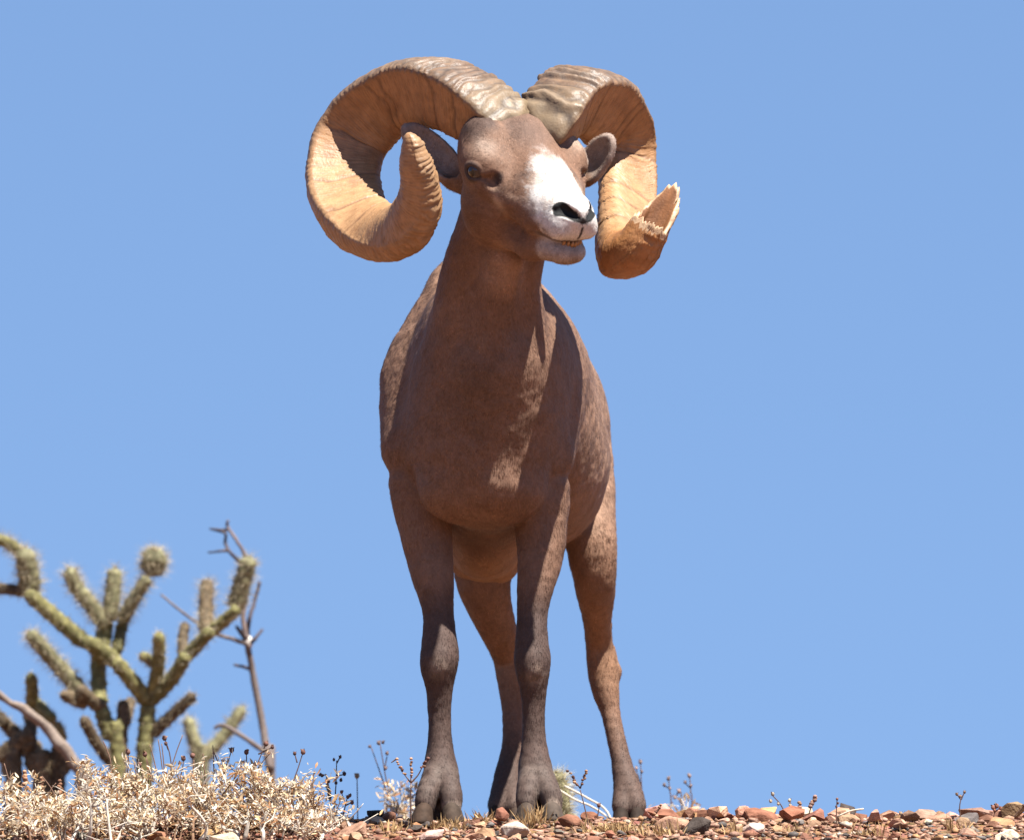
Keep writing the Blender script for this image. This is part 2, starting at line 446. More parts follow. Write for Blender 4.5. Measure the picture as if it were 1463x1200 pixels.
for n in np.nonzero(act)[0]:
    i, j, k = np.unravel_index(n, nb); o = LO + np.array([i, j, k]) * h * BN
    m = np.linalg.norm(BCp - (o + h * BN / 2), axis=1) - BRp < h * BN * 0.87 + 0.045
    vals[i * BN:(i + 1) * BN, j * BN:(j + 1) * BN, k * BN:(k + 1) * BN] = sdf_raw(o + OO, [PR[q] for q in np.nonzero(m)[0]]).reshape(BN, BN, BN)
ins = vals < 0
cnt = np.zeros(np.array(ins.shape) - 1, np.int8)
for a in (0, 1):
    for b in (0, 1):
        for c in (0, 1):
            cnt += ins[a:ins.shape[0] - 1 + a, b:ins.shape[1] - 1 + b, c:ins.shape[2] - 1 + c]
mixed = (cnt > 0) & (cnt < 8)
ci = np.argwhere(mixed); idx = -np.ones(mixed.shape, np.int64); idx[mixed] = np.arange(len(ci))
acc = np.zeros((len(ci), 3)); num = np.zeros(len(ci))
corn = [(a, b, c) for a in (0, 1) for b in (0, 1) for c in (0, 1)]
for A in corn:
    for ax in range(3):
        if A[ax]: continue
        B = list(A); B[ax] = 1
        va = vals[ci[:, 0] + A[0], ci[:, 1] + A[1], ci[:, 2] + A[2]]; vb = vals[ci[:, 0] + B[0], ci[:, 1] + B[1], ci[:, 2] + B[2]]
        m = (va < 0) != (vb < 0); t = np.where(m, va / np.where(m, va - vb, 1), 0)
        p = np.array(A, float) + t[:, None] * (np.array(B) - np.array(A)); acc += p * m[:, None]; num += m
BV = LO + (ci + acc / num[:, None] + 0.5) * h
quads = []
for ax in range(3):
    o1, o2 = [(1, 2), (2, 0), (0, 1)][ax]
    sl0 = [slice(None)] * 3; sl1 = [slice(None)] * 3
    sl0[ax] = slice(0, -1); sl1[ax] = slice(1, None)
    e0 = ins[tuple(sl0)]; e1 = ins[tuple(sl1)]
    E = np.argwhere(e0 != e1)
    E = E[(E[:, o1] > 0) & (E[:, o2] > 0) & (E[:, o1] < mixed.shape[o1]) & (E[:, o2] < mixed.shape[o2])]
    fl = e0[E[:, 0], E[:, 1], E[:, 2]]
    def cell(d1, d2):
        Q = E.copy(); Q[:, o1] -= d1; Q[:, o2] -= d2; return idx[Q[:, 0], Q[:, 1], Q[:, 2]]
    q = np.stack([cell(1, 1), cell(0, 1), cell(0, 0), cell(1, 0)], -1)
    q[~fl] = q[~fl][:, ::-1]; quads.append(q)
BQ = np.vstack(quads)
del vals, ins, cnt, mixed, idx

def grad(P, e=0.0012):
    K = np.array([[1, -1, -1], [-1, -1, 1], [-1, 1, -1], [1, 1, 1]], float); g = np.zeros_like(P)
    for kk in K: g += kk * sdf(P + kk * e)[:, None]
    return unit(g)
bm = bmesh.new()
me0 = mesh_from('tmp', BV, BQ); bm.from_mesh(me0); bpy.data.meshes.remove(me0)
# keep the largest connected piece only: one continuous body
bm.verts.ensure_lookup_table(); seen = np.zeros(len(bm.verts), np.int32); comp = 0; best = (0, 0)
for v in bm.verts:
    if seen[v.index]: continue
    comp += 1; st = [v]; seen[v.index] = comp; c_ = 0
    while st:
        w = st.pop(); c_ += 1
        for e_ in w.link_edges:
            x_ = e_.other_vert(w)
            if not seen[x_.index]: seen[x_.index] = comp; st.append(x_)
    best = max(best, (c_, comp))
bmesh.ops.delete(bm, geom=[v for v in bm.verts if seen[v.index] != best[1]], context='VERTS')
# finer faces on the head
hc = Vector(H(50, 0, -15)); edges = [e_ for e_ in bm.edges if (((e_.verts[0].co + e_.verts[1].co) * 0.5) - hc).length < 0.175]
bmesh.ops.subdivide_edges(bm, edges=edges, cuts=1, use_grid_fill=True)
hc2 = Vector(H(160, 0, -25)); edges = [e_ for e_ in bm.edges if (((e_.verts[0].co + e_.verts[1].co) * 0.5) - hc2).length < 0.055]
bmesh.ops.subdivide_edges(bm, edges=edges, cuts=1, use_grid_fill=True)
bmesh.ops.triangulate(bm, faces=[f for f in bm.faces if len(f.verts) > 4])
body_me = bpy.data.meshes.new('body'); bm.to_mesh(body_me); bm.free()
BV = np.empty(len(body_me.vertices) * 3, np.float32); body_me.vertices.foreach_get('co', BV); BV = BV.reshape(-1, 3).astype(float)
for it in range(2):
    g = grad(BV); BV = BV - np.clip(sdf(BV), -0.003, 0.003)[:, None] * g
BNm = grad(BV)
# ---- coat colour: its own pattern, with some light and shade painted in
def px_of(P):
    d = P - CAM; t = d @ FV
    return 731.5 + FPX * (d @ RV) / t, 600 - FPX * (d @ UV) / t

def coat_color(P):
    q = head_local(P); F, L, U = q[:, 0], q[:, 1], q[:, 2]
    n1 = fbm(P, 18, 1); n2 = fbm(P, 60, 2); n3 = fbm(P, 200, 5, 2)
    base = np.array([0.172, 0.096, 0.062]); tan = np.array([0.275, 0.166, 0.110]); dark = np.array([0.054, 0.0365, 0.032])
    pale = np.array([0.38, 0.29, 0.225]); white = np.array([0.60, 0.565, 0.53])
    C = np.broadcast_to(base, P.shape).copy()
    def mix(col, w):
        nonlocal C
        w = np.clip(w, 0, 1)[:, None]; C = C * (1 - w) + np.asarray(col) * w
    x, y, z = P.T; px0, py0 = px_of(P); front0 = y < 0.02
    mix(tan, 0.75 * sstep(0.10, 0.30, y) * sstep(0.40, 0.6, z) + 0.3 * n1)      # paler flank
    mix([0.30, 0.165, 0.088], 0.95 * sstep(0.50, 0.43, z) * sstep(0.12, 0.20, y) * sstep(0.5, 0.42, y) * sstep(0.28, 0.36, z) * (0.85 + 0.5 * n1))                  # belly: paler fur, warm ground bounce painted in
    mix([0.25, 0.135, 0.075], 0.7 * sstep(0.40, 0.62, y) * sstep(0.58, 0.40, z) * sstep(0.22, 0.32, z))
    mix([0.035, 0.027, 0.024], front0 * 0.8 * sstep(6, 3, np.minimum(np.abs(px0 - 626), np.abs(px0 - 770))) * sstep(1126, 1140, py0))  # dark line painted down the cleft between the toes
    mix(dark, 0.85 * sstep(0.40, 0.30, z + 0.02 * n1) * sstep(0.5, 0.3, y))     # dark lower forelegs
    mix(dark, 0.75 * sstep(0.24, 0.14, z + 0.02 * n1) * sstep(0.3, 0.5, y))
    px, py = px_of(P)
    front = y < 0.2
    mix(tan, 0.9 * front * np.exp(-(((px - 716) / 30) ** 2 + ((py - 385) / 38) ** 2) ** 2))  # throat: paler fur, with bounce light under the jaw painted in
    mix(dark, 0.35 * front * np.exp(-(((px - 690) / 60) ** 2 + ((py - 560) / 90) ** 2)))  # chest centre darkened, its shade put into the coat colour
    for (kx, ky) in ((626, 955), (765, 965)):                                     # worn pale knees
        mix(pale, 0.55 * front * np.exp(-(((px - kx) / 13) ** 2 + ((py - ky) / 16) ** 2) ** 2) * (0.7 + 0.6 * n2))
    for (kx, ky, rx, ry) in ((646, 1152, 19, 9), (790, 1153, 13, 13), (752, 1158, 10, 8)):
        mix(pale * 1.15, 0.9 * front * (0.8 + 0.8 * n2) * np.exp(-(((px - kx) / rx) ** 2 + ((py - ky) / ry) ** 2) ** 3))
    mix([0.115, 0.088, 0.072], 0.5 * sstep(0.10, 0.07, z) * (0.6 + n2))
    # head markings
    mix(dark, 0.75 * sstep(34, 50, U + 6 * n2) * sstep(40, 56, np.abs(L)) * sstep(10, -8, F) * sstep(0.80, 0.86, z) * (y < 0))
    head = sstep(-60, -30, F) * sstep(0.80, 0.86, z)
    mz = sstep(95, 125, F + 14 * n1 + 10 * n2 + 0.28 * U)
    mix(white, head * mz * sstep(-40, -18, U + 0.35 * (F - 128) + 12 * n2 + 6 * n3) * sstep(-56, -50, U))
    mix([0.46, 0.42, 0.40], 0.75 * head * sstep(150, 168, F) * sstep(-14, -20, U) * sstep(-0.25, 0.35, n3 + 0.5 * n2))
    wd_ = 17 + 0.30 * np.clip(F - 40, 0, 80)
    mix(white, 0.95 * head * sstep(46, 84, F + 24 * n2 + 18 * n1 + 12 * n3) * sstep(6, -6, np.abs(L + 3) - wd_ + 16 * n2 + 12 * n1 + 7 * n3) * sstep(-14, 0, U) * (1 - 0.65 * np.exp(-(((F - 70) / 15) ** 2 + ((L - 5) / 15) ** 2) ** 2)))
    mix(pale, 0.5 * head * sstep(60, 95, F) * sstep(-30, 0, U + 10 * n2) * sstep(-0.1, 0.4, n2 + n1))
    mix(dark, 0.55 * head * np.exp(-(((F - 78) / 10) ** 2 + ((np.abs(L) - 44) / 12) ** 2) ** 2) * sstep(-60, -30, U) * (0.8 + n2))  # groove of the cheek painted as a dark band
    mix(dark * 1.3, 0.45 * head * sstep(40, 62, U + 8 * n2) * sstep(46, 30, np.abs(L)))
    mix(tan, 0.7 * head * np.exp(-(((F - 70) / 22) ** 2 + ((U + 50) / 16) ** 2)) * (0.5 + n2 + n1))
    mix([0.42, 0.36, 0.32], head * sstep(118, 135, F + 6 * n2) * sstep(-44, -52, U + 3 * n2))   # lower lip, chin
    mix([0.38, 0.30, 0.24], 0.62 * head * np.exp(-(((F - 12) / 18) ** 2 + ((np.abs(L) - 74) / 16) ** 2 + ((U - 38) / 14) ** 2)) * (0.8 + 0.7 * n2))  # pale brow
    mix([0.42, 0.32, 0.25], 0.95 * head * np.exp(-(((F - 62) / 9) ** 2 + ((np.abs(L) - 66) / 16) ** 2 + ((U + 24) / 16) ** 2)) * (0.7 + 0.8 * n2))
    for s in (-1, 1):
        d = np.sqrt((F - 51) ** 2 + (L - s * 66) ** 2 + (U - 5) ** 2); mix([0.06, 0.042, 0.035], head * sstep(13, 6, d))
        d = np.sqrt((F - 19) ** 2 + (L - s * 90) ** 2 + (U - 5) ** 2); mix([0.06, 0.045, 0.04], head * 0.9 * sstep(19, 13, d))
        # nostrils and nose pad
        a = np.array([192, s * 8, -6.]); b = np.array([164, s * 27, 1.]); ba = b - a
        t = np.clip((q - a) @ ba / (ba @ ba), 0, 1); dd = np.linalg.norm(q - a - t[:, None] * ba, axis=1)
        mix([0.007, 0.006, 0.006], head * sstep(0, -3, dd - 6.8 - 6.2 * t + 2.0 * n2))
    mix([0.02, 0.016, 0.016], head * sstep(6, 3.5, np.sqrt((L / 1.5) ** 2 + (U + 9) ** 2)) * sstep(165, 175, F))
    mix([0.05, 0.04, 0.04], head * sstep(3.0, 1.2, np.abs(L)) * sstep(-16, -20, U) * sstep(-42, -38, U) * sstep(165, 175, F))
    lip = np.abs(U + 47 + 0.10 * np.maximum(0, 165 - F)); mix([0.07, 0.045, 0.04], head * 0.8 * sstep(5.0, 2.5, lip) * sstep(120, 130, F))
    mix([0.20, 0.17, 0.16], 0.6 * head * sstep(-50, -54, U) * sstep(-62, -57, U) * sstep(152, 165, F))
    # ears
    for (b0, t0, nn) in (E1, E2):
        ax = t0 - b0; t = np.clip((P - b0) @ ax / (ax @ ax), 0.25, 1); dd = np.linalg.norm(P - b0 - t[:, None] * ax, axis=1)
        mix([0.27, 0.205, 0.17], 0.9 * sstep(0.036, 0.028, dd) * sstep(0.2, 0.35, (P - b0) @ ax / (ax @ ax)))
    C *= (1 + 0.18 * n3 + 0.20 * n2 + 0.10 * n1)[:, None]
    return np.clip(C, 0.01, 0.85)

coat_mat = mat_col('short_fur', rough=0.72, spec=0.18, noise=0.14, nscale=260, bump=0.22, bscale=420)
body_n = fbm(BV, 32, 21, 3); fine = vnoise(BV, 140, 4)
head_w = sstep(0.175, 0.15, np.linalg.norm(BV - H(50, 0, -15), axis=1))
BV2 = BV + BNm * ((0.0028 * body_n * (0.35 + 0.65 * sstep(0.36, 0.5, BV[:, 2])) + 0.0005 * fine) * (1 - 0.5 * head_w))[:, None]
body_me.vertices.foreach_set('co', BV2.astype(np.float32).ravel()); body_me.update()
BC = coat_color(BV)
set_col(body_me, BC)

ram_base = at(690, 1166, 0.30); ram_base[2] = gz(ram_base[0], ram_base[1])[0]
ram = thing('bighorn_ram', 'brown bighorn ram with huge curled horns standing on the ridge, head turned', 'ram', ram_base)
body = obj('body', body_me, coat_mat, ram)

# ---- short hairs standing off the skin, one part
body_me.calc_loop_triangles()
nt_ = len(body_me.loop_triangles); T = np.empty(nt_ * 3, np.int32); body_me.loop_triangles.foreach_get('vertices', T); T = T.reshape(-1, 3)
A_, B_, C_ = BV2[T[:, 0]], BV2[T[:, 1]], BV2[T[:, 2]]
ar = 0.5 * np.linalg.norm(np.cross(B_ - A_, C_ - A_), axis=1); ctr = (A_ + B_ + C_) / 3
tn = unit(BNm[T].mean(1)); view = unit(CAM - ctr)
wgt = ar * np.where((tn * view).sum(1) > -0.35, 1.0, 0.25)
lq = head_local(ctr); inhead = (lq[:, 0] > -20) & (ctr[:, 2] > 0.82) & (ctr[:, 1] < -0.1)
bad = np.zeros(len(ctr), bool)
for s in (-1, 1):
    bad |= np.linalg.norm(lq - np.array([19, s * 92, 5]), axis=1) < 19
    bad |= np.linalg.norm(lq - np.array([172, s * 18, -4]), axis=1) < 19
wgt[bad] = 0; wgt[inhead] *= 3.2
NH = 380000
cum = np.cumsum(wgt); pick = np.searchsorted(cum, RNG.random(NH) * cum[-1]); pick = np.minimum(pick, nt_ - 1)
u_, v_ = RNG.random(NH), RNG.random(NH); fl = u_ + v_ > 1; u_[fl] = 1 - u_[fl]; v_[fl] = 1 - v_[fl]
R0 = A_[pick] + u_[:, None] * (B_ - A_)[pick] + v_[:, None] * (C_ - A_)[pick]
N0 = unit(BNm[T[pick, 0]] * (1 - u_ - v_)[:, None] + BNm[T[pick, 1]] * u_[:, None] + BNm[T[pick, 2]] * v_[:, None])
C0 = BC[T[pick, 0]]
flow = np.tile(np.array([0.05, 0.55, -0.83]), (NH, 1))
flow[R0[:, 2] < 0.45] = (0, 0.2, -1)
ih = inhead[pick]; flow[ih] = -HF * 0.85 - HU * 0.4
flow += 0.35 * np.stack([vnoise(R0, 25, 31), vnoise(R0, 25, 32), vnoise(R0, 25, 33)], -1) + 0.22 * RNG.normal(size=(NH, 3))
flow = unit(flow - N0 * np.sum(flow * N0, 1)[:, None])
ln = np.where(ih, 0.0046, np.where(R0[:, 2] < 0.42, 0.0058, 0.0068)) * (0.6 + 0.8 * RNG.random(NH))
tipd = unit(flow + N0 * (0.16 + 0.16 * RNG.random(NH))[:, None]); sidev = np.cross(tipd, N0); sidev = unit(sidev) * 0.00042
root0 = R0 - N0 * 0.0006
HV = np.stack([root0 - sidev, root0 + sidev, root0 + tipd * ln[:, None]], 1).reshape(-1, 3)
HFc = np.arange(NH * 3, dtype=np.int32).reshape(-1, 3)
hair_me = mesh_from('coat', HV, HFc)
jit = np.exp(RNG.normal(0, 0.26, NH))[:, None]
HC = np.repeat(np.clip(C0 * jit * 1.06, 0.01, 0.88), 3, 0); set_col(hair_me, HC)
coat = obj('coat', hair_me, mat_col('hair', rough=0.6, spec=0.25, noise=0.0), ram)
HN = np.repeat(unit(N0 + 0.25 * flow + 0.15 * RNG.normal(size=(NH, 3))), 3, 0)
hair_me.normals_split_custom_set_from_vertices(HN.astype(np.float32))
coat['kind'] = 'stuff'

# ---- eyes
def simple_mat(name, col, rough=0.5, spec=0.5):
    m = bpy.data.materials.new(name); m.use_nodes = True; b = m.node_tree.nodes['Principled BSDF']
    b.inputs['Base Color'].default_value = (*col, 1); b.inputs['Roughness'].default_value = rough; b.inputs['Specular IOR Level'].default_value = spec
    return m
eye_mat = mat_col('wet_eye', rough=0.08, spec=0.6, noise=0.05)
def uvsphere(nu=24, nv=16):
    V = [(0, 0, 1)]; F = []
    for i in range(1, nv):
        for j in range(nu):
            a = math.pi * i / nv; b = 2 * math.pi * j / nu; V.append((math.sin(a) * math.cos(b), math.sin(a) * math.sin(b), math.cos(a)))
    V.append((0, 0, -1)); last = len(V) - 1
    for j in range(nu): F.append((0, 1 + j, 1 + (j + 1) % nu))
    for i in range(nv - 2):
        for j in range(nu):
            a = 1 + i * nu + j; b = 1 + i * nu + (j + 1) % nu; F.append((a, a + nu, b + nu, b))
    for j in range(nu): F.append((last, last - nu + (j + 1) % nu, last - nu + j))
    return np.array(V), F
SV, SF = uvsphere(40, 28)
for s in (-1, 1):
    gaze = unit(HF * 0.42 + s * HL * 0.9 + HU * 0.05)
    lz = gaze; lx = unit(HF - lz * (HF @ lz)); ly = np.cross(lz, lx)
    c = H(18, s * 84.5, 5)
    V = c + 13.5 * HS * (SV[:, :1] * lx + SV[:, 1:2] * ly + SV[:, 2:3] * lz)
    r = np.sqrt(SV[:, 0] ** 2 + SV[:, 1] ** 2); front = SV[:, 2] > 0
    col = np.tile(np.array([0.05, 0.035, 0.028]), (len(V), 1))
    col[front & (r < 0.80)] = (0.036, 0.016, 0.010)
    col[front & (np.abs(SV[:, 0]) < 0.50) & (np.abs(SV[:, 1]) < 0.20)] = (0.008, 0.008, 0.01)
    me = mesh_from('eye', V, SF); set_col(me, col); obj('eye', me, eye_mat, ram)
# ---- teeth showing in the mouth
tm = simple_mat('teeth', (0.26, 0.13, 0.05), 0.35)
for i, l in enumerate((-13, -7.5, -2.5, 2.5, 7.5, 13)):
    V, F = tube([H(174 - abs(l) * 0.6, l, -56), H(177 - abs(l) * 0.6, l, -50), H(178 - abs(l) * 0.6, l, -46)], [2.6 * HS, 2.7 * HS, 1.6 * HS], 8)
    obj('tooth', mesh_from('tooth', V, F), tm, ram)

# ---- hooves: two toes to a foot
hoof_mat = mat_col('hoof_horn', rough=0.8, spec=0.12, noise=0.25, nscale=90, bump=0.4, bscale=200)
def hoof(px, Y, w, top, c1, c2, lean=0.0):
    base = at(px, 1168, Y); gz0 = gz(base[0], base[1])[0] - 0.002
    s = msc(Y); top_p = at(px, top, Y); hgt = top_p[2] - gz0
    V = []; nseg = 20; rows = 7; cols = []
    for i in range(rows):
        t = i / (rows - 1)
        ln_ = (w * 1.40 * (1 - t) + w * 0.80 * t) * s; wd = (w * (1.02 - 0.22 * t)) * s; cyy = Y + (-0.012 * (1 - t) + 0.004 * t)
        if i == 0: ln_ *= 0.95; wd *= 0.94
        if i == rows - 1: ln_ *= 0.75; wd *= 0.75
        for j in range(nseg):
            a = 2 * math.pi * j / nseg; cx, sx = math.cos(a), math.sin(a)
            yy = cyy + ln_ * (sx if sx > 0 else sx * 1.1) * (0.8 if sx > 0 else 1.0)
            xx = base[0] + (lean * (1 - t)) * s + wd * math.copysign(abs(cx) ** 0.8, cx) * (1.0 - 0.22 * max(0, -sx) ** 2)
            V.append((xx, yy, gz0 + hgt * t * (0.92 - 0.30 * sx)))                     # coronet slopes down to the heel
            cols.append((np.array(c1) * (1 - t) + np.array(c2) * t) * (0.85 + 0.35 * ((j * 7919 + int(px)) % 11) / 11))
    F = []
    for i in range(rows - 1):
        for j in range(nseg):
            k = (j + 1) % nseg; F.append((i * nseg + j, i * nseg + k, (i + 1) * nseg + k, (i + 1) * nseg + j))
    F.append(tuple(range(nseg))[::-1]); F.append(tuple((rows - 1) * nseg + j for j in range(nseg)))
    V = np.array(V); V[nseg:] += 0.0012 * np.stack([fbm(V[nseg:], 90, 60 + i, 2) for i in range(3)], -1)
    me = mesh_from('hoof', V, F); set_col(me, np.array(cols) * np.array([0.60, 0.52, 0.46])); return obj('hoof', me, hoof_mat, ram)
GR = (0.09, 0.073, 0.062); DK = (0.055, 0.043, 0.037); TN = (0.16, 0.11, 0.08)
HB = (0.085, 0.061, 0.047); GR = (0.070, 0.050, 0.039)
hoof(606, -0.040, 16.5, 1150, GR, HB, -4); hoof(645, -0.038, 17, 1150, GR, (0.10, 0.083, 0.07), 3)
hoof(752, -0.042, 15.5, 1150, (0.075, 0.063, 0.053), (0.10, 0.082, 0.07), -2); hoof(788, -0.042, 17, 1149, (0.085, 0.072, 0.062), (0.15, 0.13, 0.115), 3)
hoof(888, 0.61, 13, 1152, DK, DK, -2); hoof(909, 0.61, 13.5, 1152, DK, DK, 3)
hoof(710, 0.605, 13.5, 1150, DK, HB, -4); hoof(735, 0.605, 13, 1150, DK, HB, 2)
# ---- horns
horn_mat = mat_col('horn_keratin', rough=0.5, spec=0.35, noise=0.16, nscale=70, bump=0.35, bscale=260)
SECH = [(1.0, 0.0), (1.0, -0.35), (0.95, -0.66), (0.88, -0.86), (0.80, -0.965), (0.70, -0.985), (0.58, -0.93), (0.20, -0.76), (-0.25, -0.58), (-0.62, -0.44), (-0.88, -0.27), (-0.98, -0.09)]
SEC = np.array(SECH + [(x_, -y_) for x_, y_ in SECH[:0:-1]])
def closed_spline(P, n):
    m = len(P); u = np.linspace(0, m, n, endpoint=False); i = u.astype(int); t = (u - i)[:, None]
    a, b, c, d = P[(i - 1) % m], P[i % m], P[(i + 1) % m], P[(i + 2) % m]
    return 0.5 * (2 * b + (c - a) * t + (2 * a - 5 * b + 4 * c - d) * t ** 2 + (3 * b - a - 3 * c + d) * t ** 3)

def make_horn(st, label, seed, broken=False, NS=420, NR=72):
    """st rows: px, py, Y, outward (right, up, away), half width outward px, half width sideways px"""
    st = np.array(st, float); pts = np.array([at(*r[:3]) for r in st])
    nd = np.array([r[3] * RV + r[4] * UV + r[5] * FV for r in st])
    dat = np.hstack([pts, unit(nd), st[:, 6:8] * PX_M])
    S = spline(dat, 600)
    cl = np.concatenate([[0], np.cumsum(np.linalg.norm(np.diff(S[:, :3], axis=0), axis=1))])
    q = np.linspace(0, cl[-1], NS); S = np.stack([np.interp(q, cl, S[:, c]) for c in range(S.shape[1])], -1)
    P = S[:, :3]; T = unit(np.gradient(P, axis=0)); n = unit(S[:, 3:6]); n = unit(n - T * np.sum(n * T, 1)[:, None]); b = np.cross(T, n)
    sec = closed_spline(SEC, NR); X, Y_ = sec[:, 0], sec[:, 1]
    wn_, wb = np.maximum(S[:, 6], 0.002), np.maximum(S[:, 7], 0.002)
    rng = np.random.default_rng(seed); L = cl[-1]; sN = q / L
    # growth rings: irregular spacing, strong on the outward face, faint elsewhere
    pos = 0.0; ring = np.zeros(NS); groove = np.zeros(NS)
    while pos < L:
        gap = (0.0075 + 0.0065 * rng.random()) * (1.15 - 0.55 * pos / L); w_ = gap * 0.5; amp = 0.35 + 1.2 * rng.random()
        c_ = pos + gap / 2
        ring += amp * np.exp(-((q - c_) / (w_ * 0.62)) ** 2)
        groove = np.maximum(groove, (0.45 + 0.55 * rng.random()) * np.exp(-((q - pos) / 0.0019) ** 2)); pos += gap
    deep = np.zeros(NS)
    for f_ in (0.10, 0.155, 0.275, 0.30, 0.42, 0.53, 0.60, 0.68):
        deep = np.maximum(deep, np.exp(-((q - (f_ + 0.02 * rng.random()) * L) / 0.0028) ** 2))
    V = np.zeros((NS, NR, 3)); C = np.zeros((NS, NR, 3))
    fr = sstep(0.55, 0.9, X)[None, :]; amp_s = (1 - 0.80 * sstep(0.13, 0.38, sN) + 0.35 * sstep(0.75, 0.85, sN))[:, None] * sstep(0, 0.02, sN)[:, None]
    rnd = sstep(0.55, 0.8, sN)[:, None]; rad_ = np.hypot(X, Y_)[None, :]; rl = 1 + (0.97 / rad_ - 1) * 0.75 * rnd      # rounder towards the tip
    X = X[None, :] * rl; Y_ = Y_[None, :] * rl
    base = P[:, None, :] + wn_[:, None, None] * X[..., None] * n[:, None, :] + wb[:, None, None] * Y_[..., None] * b[:, None, :]
    out = unit(X[..., None] * n[:, None, :] + Y_[..., None] * b[:, None, :])
    wob = fbm(base.reshape(-1, 3), 28, seed, 2).reshape(NS, NR); wob2 = fbm(base.reshape(-1, 3), 160, seed + 5, 2).reshape(NS, NR)
    sh = (wob * 8).astype(int)                                       # rings wander a little round the horn
    ix = np.clip(np.arange(NS)[:, None] + sh, 0, NS - 1)
    ringw, groovew, deepw = ring[ix], groove[ix], deep[ix]
    finew = np.sin((q[:, None] + 0.0028 * wob) * 2 * math.pi / 0.0052 + 2.5 * wob2)
    disp = ringw * 0.0056 * fr * amp_s + 0.0009 * finew * (1 - fr) * (0.6 + wob2) * (1 - (0.9 if broken else 0.4) * sstep(0.66, 0.8, sN))[:, None] + ringw * 0.0009 * (1 - fr) - 0.0022 * deepw * (0.35 + 0.65 * (1 - fr)) + 0.0018 * wob * fr + 0.0009 * wob2
    disp *= np.minimum(1, wn_ / 0.02)[:, None]
    V = base + out * disp[..., None]
    ridge = np.array([0.105, 0.074, 0.055]); yel = np.array([0.215, 0.155, 0.090]); org = np.array([0.31, 0.138, 0.050]); pal = np.array([0.36, 0.215, 0.108]); grey = np.array([0.24, 0.205, 0.18])
    C[:] = org * 0.55 + pal * 0.45
    def mix(col, w):
        nonlocal C
        w = np.clip(w, 0, 1); w = w if w.ndim == 3 else w[..., None]; C = C * (1 - w) + np.asarray(col) * w
    mix(pal, (0.5 + 0.6 * wob) * sstep(0.3, 0.6, sN)[:, None])
    mix(ridge, fr * (1 - 0.85 * sstep(0.30, 0.62, sN))[:, None] * (0.85 + 0.3 * wob2))
    mix(yel, fr * sstep(0.13, 0.03, sN)[:, None] * 0.8 * np.ones_like(wob)); mix(grey, fr * sstep(0.022, 0.008, sN)[:, None] * np.ones_like(wob))
    mix([0.27, 0.20, 0.14], fr * 0.32 * sstep(0.8, 1.5, ringw))  # ring crests lightened, a highlight put into the colour
    mix([0.045, 0.03, 0.022], 0.95 * fr * groovew * (1 - 0.6 * sstep(0.3, 0.6, sN))[:, None])
    mix([0.10, 0.048, 0.024], 0.75 * deepw * (1 - 0.5 * fr)); mix([0.17, 0.08, 0.036], 0.6 * (1 - fr) * sstep(0.2, 0.9, -finew) * (0.6 + wob2))
    mix([0.20, 0.092, 0.038], 0.45 * sstep(0.05, 0.45, wob) * (1 - fr))
    if broken: mix([0.30, 0.125, 0.042], 0.85 * sstep(0.70, 0.80, sN)[:, None] * (0.9 + 0.3 * wob2))
    V = V.copy()
    rows = NS
    F = []
    idx_ = np.arange(rows * NR).reshape(rows, NR)
    if broken:
        # the last stretch is a torn shell: the wall is long on one side, torn away on the other
        th = np.arange(NR)
        camside = (V[NS - 30] - P[NS - 30]) @ (0.80 * (-FV) - 0.30 * UV - 0.50 * RV); camside = camside / np.abs(camside).max()
        keep = NS - 1 - (2 + 46 * np.clip((camside + 1) / 0.9, 0, 1) ** 0.75 + 5 * rng.random(NR)).astype(int)
        keep = np.clip(keep, NS // 2, NS - 1)
        inner = P[:, None, :] + (V - P[:, None, :]) * 0.72; depth = 60
        Vl = []; Cl = []; cols_o = []; n_ = 0
        for j in range(NR):                                          # each generator ends at its own length
            tt = np.linspace(0, keep[j], rows); i0 = np.floor(tt).astype(int); i1 = np.minimum(i0 + 1, NS - 1); f_ = (tt - i0)[:, None]
            V[:, j], C[:, j] = V[i0, j] * (1 - f_) + V[i1, j] * f_, C[i0, j] * (1 - f_) + C[i1, j] * f_
        k0 = NS - 1 - 80
        rim = [V[-1]]; rc_ = [np.tile([0.50, 0.36, 0.23], (NR, 1))]
        for d_, sc in ((0.02, 0.88), (0.07, 0.80), (0.35, 0.70), (0.75, 0.55), (1.0, 0.02)):
            ki = (keep * (1 - d_) + (k0 + 12) * d_).astype(int); ki = np.minimum(ki, keep)
            W = P[ki] + (base[ki, np.arange(NR)] - P[ki]) * sc
            W = W + 0.003 * fbm(W, 120, seed + 9, 2)[:, None] * n[ki]
            rim.append(W); rc_.append(np.tile([0.48, 0.32, 0.19] if sc > 0.85 else [0.20, 0.085, 0.034], (NR, 1)) * (1 + 0.3 * fbm(W, 200, 8, 2))[:, None])
        V = np.concatenate([V, np.stack(rim[1:])]); C[-6:] = C[-6:] * 0.3 + np.array([0.50, 0.36, 0.23]) * 0.7
        C = np.concatenate([C, np.stack(rc_[1:])]); rows = len(V); idx_ = np.arange(rows * NR).reshape(rows, NR)
    a0 = idx_[:-1]; a1 = idx_[1:]
    Fq = np.stack([a0, np.roll(a0, -1, 1), np.roll(a1, -1, 1), a1], -1).reshape(-1, 4)
    me = mesh_from('horn', V.reshape(-1, 3), Fq); set_col(me, np.clip(C.reshape(-1, 3), 0.01, 0.85))
    bmh = bmesh.new(); bmh.from_mesh(me); bmesh.ops.holes_fill(bmh, edges=[e_ for e_ in bmh.edges if e_.is_boundary], sides=NR + 2)
    bmesh.ops.recalc_face_normals(bmh, faces=bmh.faces); bmh.to_mesh(me); bmh.free()
    o = obj('horn', me, horn_mat, ram); o['label'] = label; return o

